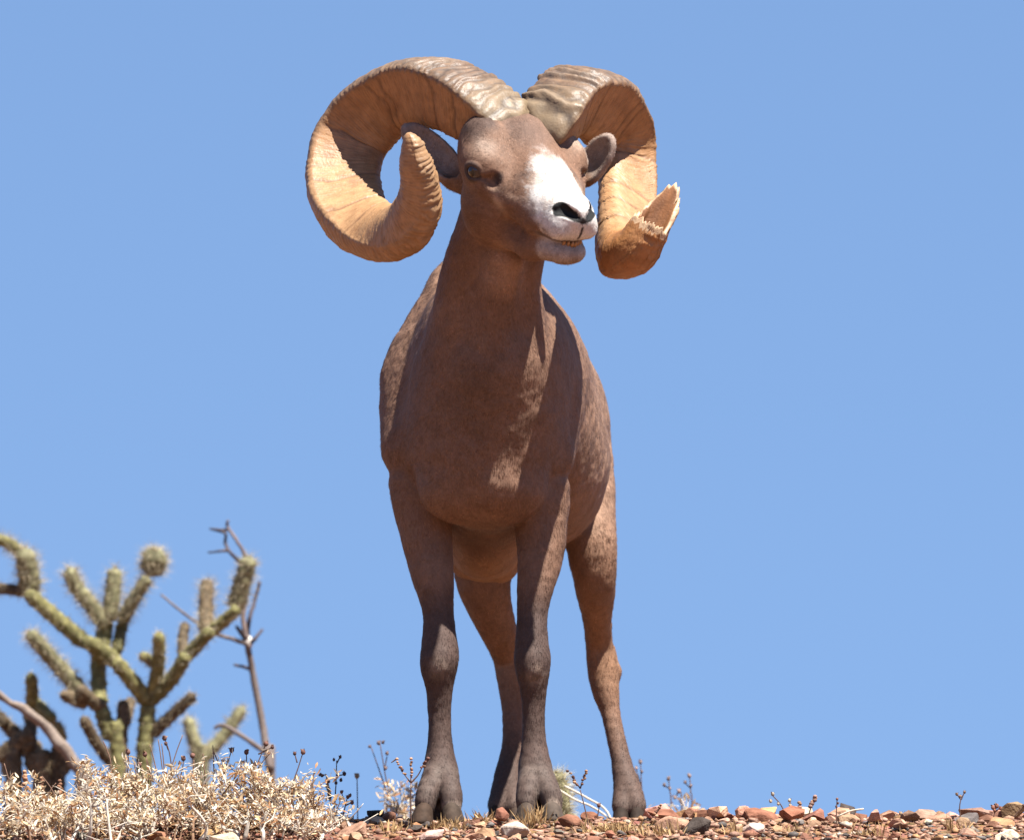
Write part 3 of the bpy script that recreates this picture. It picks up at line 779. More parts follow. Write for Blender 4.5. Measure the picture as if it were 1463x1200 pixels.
SH = -0.07
LH = [(734, 214, -0.165, .42, .50, -.75, 38, 38), (713, 184, -0.19, .40, .58, -.70, 41, 42), (668, 156, -0.165, .30, .80, -.50, 50, 46), (632, 139, -0.13, .15, .93, -.30, 48, 45),
      (596, 135, -0.08, -.1, 1, .0, 49, 44), (556, 148, -0.03, -.55, .80, .25, 50, 43), (525, 175, 0.0, -.75, .6, .35, 53, 42), (503, 207, 0.01, -.90, .35, .38, 54, 41),
      (493, 248, -0.01, -1, -.1, .3, 53, 40), (497, 285, -0.05, -.95, -.35, .15, 52, 38), (514, 314, -0.10, -.8, -.62, -.05, 47, 36), (539, 330, -0.155, -.42, -.9, -.2, 43, 34),
      (563, 332, -0.205, 0, -.95, -.35, 41, 32), (583, 319, -0.25, .4, -.8, -.45, 39, 30), (597, 290, -0.29, .80, -.4, -.5, 33, 28), (598, 260, -0.315, .85, -.1, -.55, 28, 25),
      (592, 230, -0.335, .8, .15, -.55, 23, 20), (588, 207, -0.345, .8, .15, -.5, 15, 14), (585, 195, -0.35, .8, .1, -.5, 9, 8), (584, 190, -0.352, .8, 0, -.5, 3, 3)]
RH = [(782, 214, -0.15, -.36, .50, -.78, 38, 46), (795, 180, -0.175, -.33, .60, -.72, 42, 50), (819, 151, -0.14, -.15, .80, -.55, 46, 49), (844, 150, -0.095, .1, .95, -.20, 50, 48),
      (865, 166, -0.04, .45, .80, .35, 52, 44), (885, 185, 0.005, .60, .40, .65, 38, 42), (886, 222, 0.02, .6, -.05, .80, 38, 44), (885, 262, 0.0, .55, -.45, .70, 38, 45),
      (884, 302, -0.05, .45, -.80, .35, 38, 45), (883, 338, -0.11, .30, -.93, -.10, 38, 43), (890, 362, -0.165, .25, -.90, -.40, 36, 40), (907, 354, -0.20, .40, -.75, -.5, 33, 35),
      (923, 330, -0.215, .60, -.55, -.55, 29, 30), (936, 306, -0.22, .66, -.48, -.57, 26, 27), (947, 284, -0.222, .68, -.44, -.57, 24, 24), (956, 264, -0.222, .70, -.42, -.57, 22, 22), (965, 244, -0.222, .70, -.42, -.57, 20, 20)]
LH = [(r[0], r[1], r[2] + SH) + r[3:] for r in LH]; RH = [(r[0], r[1], r[2] + SH) + r[3:] for r in RH]
make_horn(LH, 'full curl horn with an unbroken blunt tip', 3)
make_horn(RH, 'curled horn with a splintered broken tip', 5, broken=True)
# ================================================================== stones on the ridge
def stone_material():
    m = bpy.data.materials.new('ridge_stone'); m.use_nodes = True
    nt = m.node_tree; N = nt.nodes; L = nt.links; b = N['Principled BSDF']
    b.inputs['Roughness'].default_value = 0.9; b.inputs['Specular IOR Level'].default_value = 0.15
    oi = N.new('ShaderNodeObjectInfo'); tc = N.new('ShaderNodeTexCoord'); geo = N.new('ShaderNodeNewGeometry')
    nz = N.new('ShaderNodeTexNoise'); nz.inputs['Scale'].default_value = 55; nz.inputs['Detail'].default_value = 8; nz.inputs['Roughness'].default_value = 0.65
    L.new(geo.outputs['Position'], nz.inputs['Vector'])
    r = N.new('ShaderNodeValToRGB'); e = r.color_ramp.elements
    e[0].position = 0.30; e[0].color = (0.50, 0.42, 0.38, 1); e[1].position = 0.72; e[1].color = (1.35, 1.35, 1.32, 1)
    L.new(nz.outputs['Fac'], r.inputs[0])
    mx = N.new('ShaderNodeMix'); mx.data_type = 'RGBA'; mx.blend_type = 'MULTIPLY'; mx.inputs[0].default_value = 1
    L.new(oi.outputs['Color'], mx.inputs[6]); L.new(r.outputs[0], mx.inputs[7]); L.new(mx.outputs[2], b.inputs['Base Color'])
    n2 = N.new('ShaderNodeTexNoise'); n2.inputs['Scale'].default_value = 180; n2.inputs['Detail'].default_value = 6
    L.new(geo.outputs['Position'], n2.inputs['Vector'])
    bp = N.new('ShaderNodeBump'); bp.inputs['Strength'].default_value = 0.7; bp.inputs['Distance'].default_value = 0.003
    L.new(n2.outputs['Fac'], bp.inputs['Height']); L.new(bp.outputs[0], b.inputs['Normal'])
    return m
stone_mat = stone_material()
def hull_mesh(name, seed, n=17, fine=False):
    rng = np.random.default_rng(seed); P = unit(rng.normal(size=(n, 3))) * (0.82 + 0.25 * rng.random((n, 1))) * np.array([1.0, 0.85, 0.62])
    b_ = bmesh.new()
    for p_ in P: b_.verts.new(tuple(p_))
    res = bmesh.ops.convex_hull(b_, input=b_.verts)
    bmesh.ops.delete(b_, geom=list(set(g for g in res['geom_interior'] if isinstance(g, bmesh.types.BMVert))), context='VERTS')
    if fine:
        bmesh.ops.bevel(b_, geom=list(b_.edges), offset=0.06, segments=1, affect='EDGES')
        bmesh.ops.triangulate(b_, faces=b_.faces); bmesh.ops.subdivide_edges(b_, edges=list(b_.edges), cuts=1)
        Q = np.array([v.co for v in b_.verts]); d = 0.05 * fbm(Q + seed, 3.0, seed, 3) + 0.02 * fbm(Q, 11.0, seed + 4, 2)
        for v, dd in zip(b_.verts, d): v.co = v.co * (1 + dd)
    bmesh.ops.recalc_face_normals(b_, faces=b_.faces)
    me = bpy.data.meshes.new(name); b_.to_mesh(me); b_.free(); me.materials.append(stone_mat); return me
STONES = [hull_mesh('stone', 100 + i) for i in range(14)]
PAL = {k_: tuple(0.86 * c_ for c_ in v_) for k_, v_ in {'tan': (0.32, 0.190, 0.125), 'pink': (0.36, 0.215, 0.155), 'red': (0.21, 0.098, 0.064), 'pale': (0.47, 0.38, 0.29), 'grey': (0.14, 0.122, 0.112), 'dark': (0.058, 0.047, 0.042), 'och': (0.33, 0.185, 0.095)}.items()}
HOOVES = [at(606, 1168, -0.038), at(643, 1168, -0.036), at(753, 1168, -0.04), at(787, 1168, -0.04), at(888, 1168, 0.61), at(909, 1168, 0.61), at(710, 1168, 0.605), at(735, 1168, 0.605)]
def jit_col(c, a=0.18):
    k = math.exp(random.gauss(0, a)); return tuple(min(0.6, v * k * math.exp(random.gauss(0, 0.05))) for v in c) + (1.0,)
def place(o, p, r, flat=1.0, rz=None):
    o.location = tuple(map(float, p)); o.rotation_euler = (random.uniform(-.35, .35), random.uniform(-.35, .35), random.uniform(0, 6.28) if rz is None else rz)
    o.scale = (r * random.uniform(.85, 1.2), r * random.uniform(.8, 1.1), r * flat * random.uniform(.8, 1.15))
def near_hoof(x, y, r):
    return any(abs(x - q[0]) < 0.024 + r and -0.055 - r < y - q[1] < 0.05 + r for q in HOOVES)

# large rocks that can be told apart: px, py of centre, half width px, Y, flatness, colour, label
ROCKS = [(536, 1166, 17, 0.10, 0.85, 'dark', 'smooth dark grey rock between the pale shrub and the forehoof'),
         (557, 1170, 13, 0.02, 0.9, 'red', 'small brick red rock leaning on the smooth dark grey rock'),
         (717, 1166, 13, -0.10, 1.25, 'red', 'upright red brown rock in front of the crossed hind hoof'),
         (735, 1189, 27, -0.22, 0.8, 'pale', 'broad pale cream rock below the hooves of the crossing legs'),
         (815, 1178, 20, -0.12, 0.75, 'red', 'wedge shaped red brown rock beside the white fronted hoof'),
         (842, 1171, 15, 0.10, 0.8, 'red', 'dark red brown rock under the weed with two forked spikes'),
         (908, 1177, 24, 0.40, 0.4, 'och', 'flat tan slab under the single hind hoof'),
         (962, 1180, 25, -0.10, 0.85, 'pink', 'rounded pinkish tan rock beside the dark grey boulder'),
         (993, 1186, 25, -0.18, 0.9, 'dark', 'dark grey boulder among the tan stones'),
         (1087, 1174, 30, 0.05, 0.75, 'red', 'broad red brown rock topping the stone heap'),
         (1075, 1190, 22, -0.20, 0.7, 'pale', 'pale cream rock lying under the broad red brown rock'),
         (1210, 1177, 23, 0.0, 0.85, 'pink', 'pale pink rock with a dry white straw lying on it'),
         (1332, 1181, 32, 0.0, 0.75, 'tan', 'wide tan rock leaning against a grey rock'),
         (1380, 1184, 30, -0.02, 0.8, 'grey', 'grey rock below a forked dry weed'),
         (1433, 1185, 23, -0.05, 0.85, 'och', 'orange brown rock under a tuft of dried flowers'),
         (617, 1196, 20, -0.28, 0.7, 'pale', 'whitish rock by the foot of the beaded weed'),
         (500, 1190, 34, -0.20, 0.5, 'tan', 'long flat tan rock at the edge of the pale shrub')]
for i, (px, py, r, Y, fl_, c, lab) in enumerate(ROCKS):
    me = hull_mesh('rock', 300 + i, 22, True)
    o = obj('rock', me, stone_mat, None, False); place(o, at(px, py - 3, Y), r * msc(Y), fl_ * 1.35, random.uniform(-.5, .5)); o.color = jit_col(PAL[c], 0.05)
    tag(o, lab, 'rock', 'large rocks on the ridge')
nst = 0
cols_ = ['tan', 'pink', 'red', 'pale', 'grey', 'dark', 'och']; wts_ = [28, 26, 20, 8, 9, 4, 14]
def add_stone(x, Y, r, lift, flat):
    o = bpy.data.objects.new('stone', random.choice(STONES)); COL.objects.link(o); o.parent = ground
    place(o, (x, Y, gz(x, Y)[0] + lift), r, flat); o.color = jit_col(PAL[random.choices(cols_, wts_)[0]])
for i in range(46):                                              # the heap along the open ridge
    px = 930 + 560 * (i + random.random()) / 46; Y = random.uniform(-0.08, 0.30); r = random.uniform(13, 28) * msc(Y); p_ = at(px, 1180, Y)
    if not near_hoof(p_[0], Y, r): add_stone(p_[0], Y, r, r * random.uniform(0.25, 0.75), random.uniform(0.7, 1.0)); nst += 1
for (px, r, Y) in ((592, 9, -.10), (612, 10, -.11), (632, 8, -.105), (656, 9, -.10), (742, 9, -.10), (760, 7, -.11), (775, 8, -.105), (798, 9, -.10), (690, 12, -.12), (672, 10, -.10), (578, 11, -.09), (888, 9, .52), (916, 9, .53), (706, 8, .53), (738, 8, .53), (722, 8, .50)):
    p_ = at(px, 1178, Y); add_stone(p_[0], Y, r * msc(Y) * 1.1, r * msc(Y) * 0.5, 0.9); nst += 1
while nst < 300:
    Y = random.uniform(-0.37, 0.02) if random.random() < 0.78 else random.uniform(0.02, 0.60)
    x = random.uniform(-0.92, 0.92) * (15 + Y) / 15; r = min(0.030, 0.0125 * math.exp(random.gauss(0.0, 0.38)))
    if near_hoof(x, Y, r * 0.9): continue
    add_stone(x, Y, r, r * random.uniform(0.05, 0.45), random.uniform(0.7, 1.1)); nst += 1
# gravel: too fine to pick apart
g_mat = mat_col('gravel', rough=0.95, spec=0.1, noise=0.35, nscale=300)
NGR = 11000; tet = []
gb = [np.array([v.co for v in s_.vertices]) for s_ in [hull_mesh('pebble', 700 + i, 8) for i in range(6)]]
gf = [np.array([list(p_.vertices) for p_ in s_.polygons]) for s_ in [m_ for m_ in bpy.data.meshes if m_.name.startswith('pebble')]]
gy_ = np.where(RNG.random(NGR) < 0.7, RNG.uniform(-0.42, 0.1, NGR), RNG.uniform(0.1, 0.85, NGR)); gx_ = RNG.uniform(-1.05, 1.05, NGR); gr_ = np.where(np.arange(NGR) < 5000, 0.0072 * np.exp(RNG.normal(0, 0.25, NGR)), 0.0024 * np.exp(RNG.normal(0.2, 0.45, NGR)))
gzz = gz(gx_, gy_); Vg = []; Fg = []; Cg = []; n_ = 0
pal_ = np.array([PAL[c] for c in cols_]); ch = RNG.choice(len(cols_), NGR, p=np.array(wts_) / sum(wts_))
for i in range(NGR):
    k = i % 6; a = RNG.random() * 6.28; ca, sa = math.cos(a), math.sin(a); B = gb[k]
    W = np.stack([B[:, 0] * ca - B[:, 1] * sa, B[:, 0] * sa + B[:, 1] * ca, B[:, 2]], -1) * gr_[i] + (gx_[i], gy_[i], gzz[i] + gr_[i] * 0.3)
    Vg.append(W); Fg.append(gf[k] + n_); n_ += len(B); Cg.append(np.tile(pal_[ch[i]] * math.exp(RNG.normal(0, .2)), (len(B), 1)))
gme = mesh_from('gravel', np.vstack(Vg), np.vstack(Fg)); set_col(gme, np.vstack(Cg)); gravel = obj('gravel', gme, g_mat, ground, False); gravel['kind'] = 'stuff'

# ================================================================== dry plants
leaf_mat = mat_col('dry_leaf', rough=0.75, spec=0.2, noise=0.2, nscale=150, trans=0.3)
stem_mat = mat_col('dry_stem', rough=0.8, spec=0.15, noise=0.25, nscale=200)
def leaf(p, d, ln, wd, up, curl):
    """folded, curled dry leaf: 9 vertices"""
    d = unit(d); s = unit(np.cross(d, up) + 1e-6); n = np.cross(s, d); V = []
    for t, w_ in ((0, 0.25), (0.45, 1.0), (0.8, 0.7), (1.0, 0.05)):
        c = p + d * ln * t * (1 - 0.3 * curl * t) + n * ln * curl * t * t
        V += [c - s * wd * w_ + n * wd * 0.45 * w_, c, c + s * wd * w_ + n * wd * 0.45 * w_]
    F = []
    for i in range(3):
        for j in range(2): F.append((i * 3 + j, i * 3 + j + 1, i * 3 + j + 4, i * 3 + j + 3))
    return np.array(V), F
LEAFC = [(0.46, 0.37, 0.25), (0.52, 0.45, 0.35), (0.38, 0.24, 0.12), (0.44, 0.32, 0.19), (0.54, 0.49, 0.41), (0.26, 0.13, 0.06), (0.50, 0.42, 0.30)]
def shrub(px0, px1, top0, top1, Y, nst_, label, dens=26, seed=0, grp='pale dry shrubs along the ridge'):
    rng = np.random.default_rng(seed); sc = msc(Y); pc = at((px0 + px1) / 2, 1170, Y); pc[2] = gz(pc[0], Y)[0]
    t = thing('dry_shrub', label, 'shrub', pc, grp); lb = MB(); up = np.array([0, 0, 1.0])
    for i in range(nst_):
        f = (i + 0.5 * rng.random() + .25) / nst_; px = px0 + (px1 - px0) * f; top = top0 + (top1 - top0) * f + 34 * rng.random() ** 1.2 - 6
        yb = Y + rng.uniform(-.09, .09); bx = at(px + rng.uniform(-14, 14), 1180, yb); bx[2] = gz(bx[0], yb)[0] - 0.004; tp = at(px, top + 8, yb + rng.uniform(-.05, .05))
        m1 = bx * 0.6 + tp * 0.4 + rng.normal(0, 0.009, 3); m2 = bx * 0.25 + tp * 0.75 + rng.normal(0, 0.009, 3)
        S = spline([bx, m1, m2, tp], 10); sb = MB(); wc = np.array([0.50, 0.43, 0.35]) if rng.random() < .55 else np.array([0.24, 0.14, 0.085]); wc = wc * rng.uniform(.75, 1.1)
        r0 = rng.uniform(1.0, 2.6) * sc; bare = rng.random() < 0.22
        if bare: r0 = rng.uniform(2.6, 4.0) * sc; wc = np.array([0.52, 0.46, 0.38]) * rng.uniform(.8, 1.1); S = S + np.array([0, -0.05, 0.0])
        sb.add(*tube(S, np.linspace(r0, 0.7 * sc, 10), 6), wc)
        tips = [S]
        for k in range(rng.integers(3, 6)):
            a = S[rng.integers(2, 9)]; e = a + np.array([rng.normal(0, .022), rng.normal(0, .02), rng.uniform(.008, .032)]); T2 = spline([a, (a + e) / 2 + rng.normal(0, .004, 3), e], 6)
            sb.add(*tube(T2, np.linspace(1.1 * sc, 0.5 * sc, 6), 5), wc); tips.append(T2)
        sb.build('stem', stem_mat, t)
        for T_ in tips:
            for k in range(dens // (1 if T_ is S else 2) // (6 if bare else 1)):
                q_ = T_[min(len(T_) - 1, int(len(T_) * (0.25 + 0.75 * rng.random() ** 0.7)))] + rng.normal(0, 0.004, 3)
                d = np.array([rng.normal(0, .8), rng.normal(0, .8), rng.uniform(-.35, 1.0)]); ln_ = rng.uniform(5, 14) * sc
                lb.add(*leaf(q_, d, ln_, ln_ * rng.uniform(.10, .19), up + rng.normal(0, .5, 3), rng.uniform(-.5, .6)), np.array(LEAFC[rng.integers(len(LEAFC))]) * rng.uniform(1.05, 1.7))
    lv = lb.build('foliage', leaf_mat, t); lv['kind'] = 'stuff'
    return t
shrub(-30, 62, 1126, 1128, -0.10, 12, 'pale dry shrub in front of the collapsed cholla', 26, 1)
shrub(40, 130, 1134, 1132, -0.24, 11, 'low pale shrub with white bark below the bare grey log', 26, 2)
shrub(118, 205, 1092, 1112, -0.10, 13, 'dry shrub with a tall curled leafy top at the foot of the cholla', 32, 3)
shrub(190, 290, 1106, 1104, -0.16, 16, 'pale dry shrub with thin seed stalks beside the cholla trunk', 34, 4)
shrub(275, 375, 1098, 1096, -0.12, 16, 'dense whitish shrub topped with star shaped leaf tufts', 36, 5)
shrub(275, 385, 1132, 1138, -0.28, 13, 'low tangled shrub in front of the star tufted one', 30, 6)
shrub(365, 455, 1098, 1112, -0.13, 14, 'branching whitish shrub below the dead snag', 32, 7)
shrub(110, 260, 1138, 1142, -0.31, 16, 'brown tinged low shrub on the front of the slope', 30, 8)
shrub(-20, 110, 1146, 1146, -0.33, 12, 'lowest pale shrub before the white barked one', 28, 12)
shrub(380, 470, 1142, 1160, -0.30, 9, 'low open shrub in front of the branching one', 24, 13)
shrub(440, 505, 1150, 1172, -0.10, 8, 'small thin shrub at the end of the pale row', 18, 9)
shrub(545, 602, 1112, 1126, 1.25, 11, 'blurred pale bush behind the lit forehoof', 44, 10, 'bushes beyond the crest')
shrub(925, 1000, 1142, 1130, 1.35, 10, 'blurred brownish bush behind the single hind hoof', 18, 11, 'bushes beyond the crest')

# grass tufts
def tuft(px, py, Y, w, hgt, n, label, c=(0.42, 0.27, 0.13), seed=0):
    rng = np.random.default_rng(seed); sc = msc(Y); b0 = at(px, py, Y); b0[2] = gz(b0[0], Y)[0]
    m = MB()
    for k in range(n):
        p0 = b0 + np.array([rng.normal(0, w * sc * .45), rng.normal(0, .012), 0.0]); p0[2] = gz(p0[0], p0[1])[0] - .003
        d = np.array([rng.normal(0, .5), rng.normal(0, .5), 1.0]); ln_ = hgt * sc * rng.uniform(.4, 1.15)
        m.add(*leaf(p0, d, ln_, rng.uniform(.5, 1.1) * sc * (1 if rng.random() < .75 else 2.2), np.array([rng.normal(), rng.normal(), .2]), rng.uniform(-.5, .5)), np.array(c) * rng.uniform(.65, 1.3))
    o = m.build('grass_tuft', leaf_mat); tag(o, label, 'grass', 'dry grass tufts between the stones'); return o
for i, (px, py, Y, w, hg, n, lab) in enumerate([
        (640, 1180, -0.12, 34, 22, 130, 'golden dry grass in front of the white banded forehoof'), (762, 1182, -0.11, 26, 34, 110, 'dry grass with pale seeds in front of the cleft forehoof'),
        (880, 1192, -0.16, 50, 22, 150, 'low golden grass between the forked weed and the hind hoof'), (945, 1192, -0.2, 36, 24, 90, 'golden grass patch before the pinkish tan rock'),
        (1130, 1190, -0.15, 30, 22, 60, 'thin dry grass on the stone heap'), (1245, 1192, -0.2, 34, 26, 60, 'dry grass right of the pale pink rock'), (1372, 1186, -0.14, 20, 26, 40, 'little grass tuft at the foot of the forked weed'),
        (560, 1186, -0.14, 30, 22, 70, 'dry grass below the red rock'), (690, 1172, -0.02, 20, 24, 40, 'sparse grass between the foreleg and the crossed hind leg'), (1055, 1192, -0.2, 26, 22, 40, 'dry grass between the dark boulder and the stone heap')]):
    tuft(px, py, Y, w, hg, n, lab, seed=40 + i)

# dried weeds: stem, seed heads
WC = (0.10, 0.055, 0.04)
def weed(name, label, Y, stems, heads, spikes=(), col=WC, grp='dried weed stalks', hc=(0.11, 0.055, 0.042)):
    p0 = at(stems[0][0][0], stems[0][0][1], Y); p0[2] = gz(p0[0], Y)[0]; t = thing(name, label, 'weed', p0, grp); sc = msc(Y); m = MB()
    for k, s_ in enumerate(stems):
        P_ = [at(a, b, Y + 0.004 * k) for a, b in s_]
        if k == 0: P_ = [np.array([P_[0][0], Y, gz(P_[0][0], Y)[0] - 0.004])] + P_ if P_[0][2] > gz(P_[0][0], Y)[0] else P_
        S = spline(P_, 4 * len(P_)); m.add(*tube(S, np.linspace(1.15 * sc, .7 * sc, len(S)), 6), col)
    m.build('stem', stem_mat, t)
    SV2, SF2 = uvsphere(10, 7)
    for (a, b, r) in heads:
        c = at(a, b, Y); h_ = MB(); V = SV2 * np.array([1, 1, 1.15]) * r * sc * (1 + .12 * RNG.random((len(SV2), 1))); h_.add(V + c, SF2, np.array(hc) * RNG.uniform(.7, 1.6))
        for k in range(4):
            h_.add(*leaf(c, np.array([RNG.normal(), RNG.normal(), .6]), r * 1.9 * sc, r * .45 * sc, np.array([0, 0, 1.]) + RNG.normal(0, .4, 3), .3), np.array([.26, .15, .08]) * RNG.uniform(.6, 1.2))
        h_.build('seed_head', stem_mat, t)
    for (a0, b0, a1, b1, r) in spikes:
        h_ = MB(); n = max(6, int(math.hypot(a1 - a0, b1 - b0) / 2.6))
        for k in range(n):
            f = (k + .5) / n; c = at(a0 + (a1 - a0) * f, b0 + (b1 - b0) * f, Y) + RNG.normal(0, .9, 3) * sc
            rr = r * sc * RNG.uniform(.6, 1.05) * (1 - .3 * abs(f - .5))
            h_.add(c + SV2 * rr * np.array([1, 1, .85]), SF2, (np.array([.30, .17, .10]) if RNG.random() < .4 else np.array(hc)) * RNG.uniform(.7, 1.5))
        h_.build('seed_spike', stem_mat, t)
    return t
weed('dried_weed', 'dried weed with three beaded seed spikes beside the lit forehoof', -0.14, [[(590, 1200), (587, 1165), (587, 1118)], [(587, 1118), (577, 1105)], [(587, 1118), (597, 1107), (603, 1096)], [(587, 1118), (587, 1108)], [(566, 1084), (559, 1089)]], [],
     [(579, 1107, 566, 1084, 2.6), (587, 1112, 589, 1082, 2.8), (602, 1097, 612, 1082, 3.2)])
weed('dried_weed', 'forked weed with two beaded spikes between the right foreleg and hind leg', -0.10, [[(843, 1198), (838, 1165), (829, 1128)], [(829, 1126), (824, 1118)], [(829, 1126), (832, 1116)]], [], [(826, 1122, 812, 1101, 2.8), (831, 1122, 838, 1100, 2.6)])
weed('dried_weed', 'short dark weed with a bud behind the wedge shaped rock', 0.0, [[(853, 1172), (855, 1158), (856, 1152)]], [(855.5, 1150, 2.6)])
weed('dried_weed', 'brown seed spike standing by the pinkish tan rock', -0.06, [[(928, 1184), (936, 1165), (945, 1150)]], [], [(930, 1176, 938, 1160, 3.2), (937, 1160, 946, 1148, 2.8)])
weed('dried_weed', 'weed with tiny pale buds on the stone heap', 0.0, [[(1126, 1172), (1116, 1150), (1104, 1136)], [(1128, 1172), (1129, 1145)]], [(1101, 1144, 2.2), (1104, 1134, 2.4), (1112, 1148, 1.9), (1128, 1143, 2.3), (1129, 1150, 2.0)], hc=(0.30, 0.24, 0.17))
weed('dried_weed', 'pair of fluffy reddish plumes above the stone heap', 0.10, [[(1153, 1172), (1157, 1158), (1163, 1142)], [(1150, 1170), (1143, 1150)]], [], [(1145, 1166, 1142, 1144, 4.2), (1158, 1152, 1165, 1136, 4.2)], hc=(0.24, 0.14, 0.11))
weed('dried_weed', 'single dark upright stalk left of the pale pink rock', -0.02, [[(1195, 1184), (1195, 1160), (1196, 1140)]], [(1196, 1141, 1.8), (1195, 1152, 1.6), (1197, 1147, 1.5)])
weed('dried_weed', 'forked dry weed standing on the grey rock', -0.02, [[(1374, 1180), (1371, 1155), (1373, 1140)], [(1373, 1142), (1367, 1134)], [(1373, 1142), (1378, 1131)]], [(1367, 1134, 2.0), (1372, 1137, 1.8), (1378, 1131, 2.0)], hc=(0.22, 0.14, 0.09))
weed('dried_weed', 'tuft of small dried flowers on the orange brown rock', -0.04, [[(1418, 1176), (1421, 1160), (1422, 1153)], [(1421, 1160), (1428, 1154)]], [(1419, 1153, 3.0), (1424, 1151, 3.0), (1429, 1154, 2.4), (1421, 1157, 2.4)], hc=(0.22, 0.10, 0.07))
weed('dried_weed', 'slanting leafless straw at the end of the ridge', 0.0, [[(1442, 1176), (1452, 1162), (1466, 1148)]], [(1462, 1150, 1.6)])
weed('dried_weed', 'fuzzy pale weed between the pale pink rock and the wide tan rock', 0.05, [[(1286, 1176), (1287, 1164)], [(1286, 1174), (1280, 1166)], [(1286, 1174), (1293, 1164)]], [(1287, 1162, 2.6), (1280, 1165, 2.3), (1293, 1162, 2.4)], hc=(0.34, 0.24, 0.16))
straw = MB(); straw.add(*tube(spline([at(1196, 1166, -0.06), at(1215, 1158, -0.06), at(1234, 1155, -0.06)], 8), 1.3 * PX_M, 6), (0.5, 0.42, 0.32)); tag(straw.build('straw', stem_mat), 'white straw lying across the pale pink rock', 'straw')
RS = ['seed stalk with one round head leaning out of the star tufted shrub', 'upright stalk with two dark round heads in the star tufted shrub', 'slanting stalk with golden heads crossing in front of the dead snag', 'isolated forked stalk with dark round heads above the branching whitish shrub',
      'tall stalk with two purple red buds right of the cholla trunk', 'short stalk with a pair of brown heads beside the purple budded one', 'stalk with a fluffy golden head before the cholla trunk', 'small stalk with an orange brown head low before the cholla trunk',
      'stalk with a pale round head between the purple budded stalk and the star tufted shrub', 'stalk with a small pale head before the second cholla stem']
for k, (bx_, by_, tx, ty, side, Y) in enumerate([(315, 1110, 331, 1071, None, -.02), (348, 1112, 352, 1074, (346, 1089), 0.0), (358, 1104, 380, 1062, (389, 1067), .02), (416, 1116, 433, 1074, (421, 1076), -.04), (246, 1100, 235, 1054, (237, 1062), .03),
                                   (256, 1110, 262, 1083, (257, 1090), -.1), (216, 1120, 207, 1077, None, -.1), (203, 1110, 199, 1092, None, -.1), (274, 1112, 275, 1079, None, -.06), (180, 1110, 183, 1074, None, .05)]):
    st_ = [[(bx_, by_ + 14), ((bx_ + tx) / 2 + 2, (by_ + ty) / 2), (tx, ty)]]; hd = [(tx, ty, 3.3)]
    if side: st_.append([((bx_ + tx) / 2, (by_ + ty) / 2 - 6), side]); hd.append((*side, 2.4))
    weed('seed_stalk', RS[k], Y, st_, hd, grp='round headed seed stalks above the shrubs')
for (bx_, by_, tx, ty, Y) in [(234, 1110, 226, 1056, .0), (236, 1108, 231, 1062, -.05), (241, 1104, 261, 1050, .02), (214, 1130, 209, 1082, -.12), (293, 1108, 290, 1076, 0), (306, 1104, 304, 1064, .03), (318, 1106, 305, 1073, -.02), (371, 1112, 370, 1090, .0), (277, 1120, 277, 1085, -.12),
                              (228, 1116, 214, 1063, -.04), (159, 1086, 147, 1058, .02), (447, 1116, 449, 1100, -.03), (90, 1150, 60, 1108, -.2), (196, 1108, 189, 1080, -.02), (22, 1150, 6, 1090, -.1), (64, 1140, 80, 1118, -.2)]:
    BS = 'bare needle thin stalk ' + ('before the collapsed cholla' if tx < 110 else 'before the second cholla stem' if tx < 195 else 'close to the purple budded stalk' if tx < 265 else 'in the star tufted shrub' if tx < 330 else 'in the branching whitish shrub')
    weed('bare_stalk', BS, Y, [[(bx_, by_ + 12), ((bx_ + tx) / 2, (by_ + ty) / 2), (tx, ty)]], [], grp='bare stalks among the shrubs', col=(0.17, 0.10, 0.07))
weed('dried_weed', 'bent brown seed plume at the end of the pale shrub row', .30, [[(472, 1160), (471, 1130), (466, 1108)]], [], [(472, 1142, 467, 1110, 3.2), (466, 1108, 456, 1106, 2.4)], hc=(0.17, 0.09, 0.06))
weed('dried_weed', 'dark twiggy weed with little pods next to the bent seed plume', .25, [[(477, 1160), (480, 1120), (481, 1086)], [(481, 1090), (486, 1081)], [(480, 1108), (492, 1106)]], [(486, 1081, 2.0), (477, 1085, 1.8), (492, 1105, 2.6), (487, 1114, 2.2), (480, 1118, 2.2)])
weed('dried_weed', 'dark podded weed in front of the small thin shrub', -.02, [[(490, 1166), (494, 1148), (497, 1136)], [(494, 1150), (502, 1146)], [(494, 1150), (488, 1132)]], [(497, 1138, 2.4), (500, 1136, 2.2), (503, 1146, 2.6), (488, 1131, 2.2), (479, 1140, 2.6)])
for (a, b, lab, grp_) in ((60, 1108, 'reddish seed plume before the collapsed cholla', 0), (36, 1098, 'tall reddish seed plume beside the collapsed cholla log', 0), (86, 1112, 'third reddish plume under the bare log end', 0)):
    weed('dried_weed', lab, -0.05, [[(a + 4, 1170), (a + 3, 1140), (a, b)]], [], [(a + 2, b + 34, a - 1, b + 2, 4.0)], hc=(0.22, 0.11, 0.065))
weed('dried_weed', 'fine blurred stalk with tiny heads behind the lit forehoof', 1.3, [[(560, 1160), (551, 1110), (543, 1062)], [(549, 1100), (553, 1080)], [(556, 1140), (530, 1066)]], [(541, 1061, 2.6), (547, 1060, 2.2), (553, 1076, 2.4), (528, 1066, 2.0), (551, 1097, 2.2)], hc=(.16, .11, .10), grp='weeds beyond the crest')
weed('dried_weed', 'short blurred stalk left of the dark grey rock', 1.0, [[(511, 1165), (510, 1108)]], [(510, 1108, 3.4)], hc=(.26, .18, .10), grp='weeds beyond the crest')
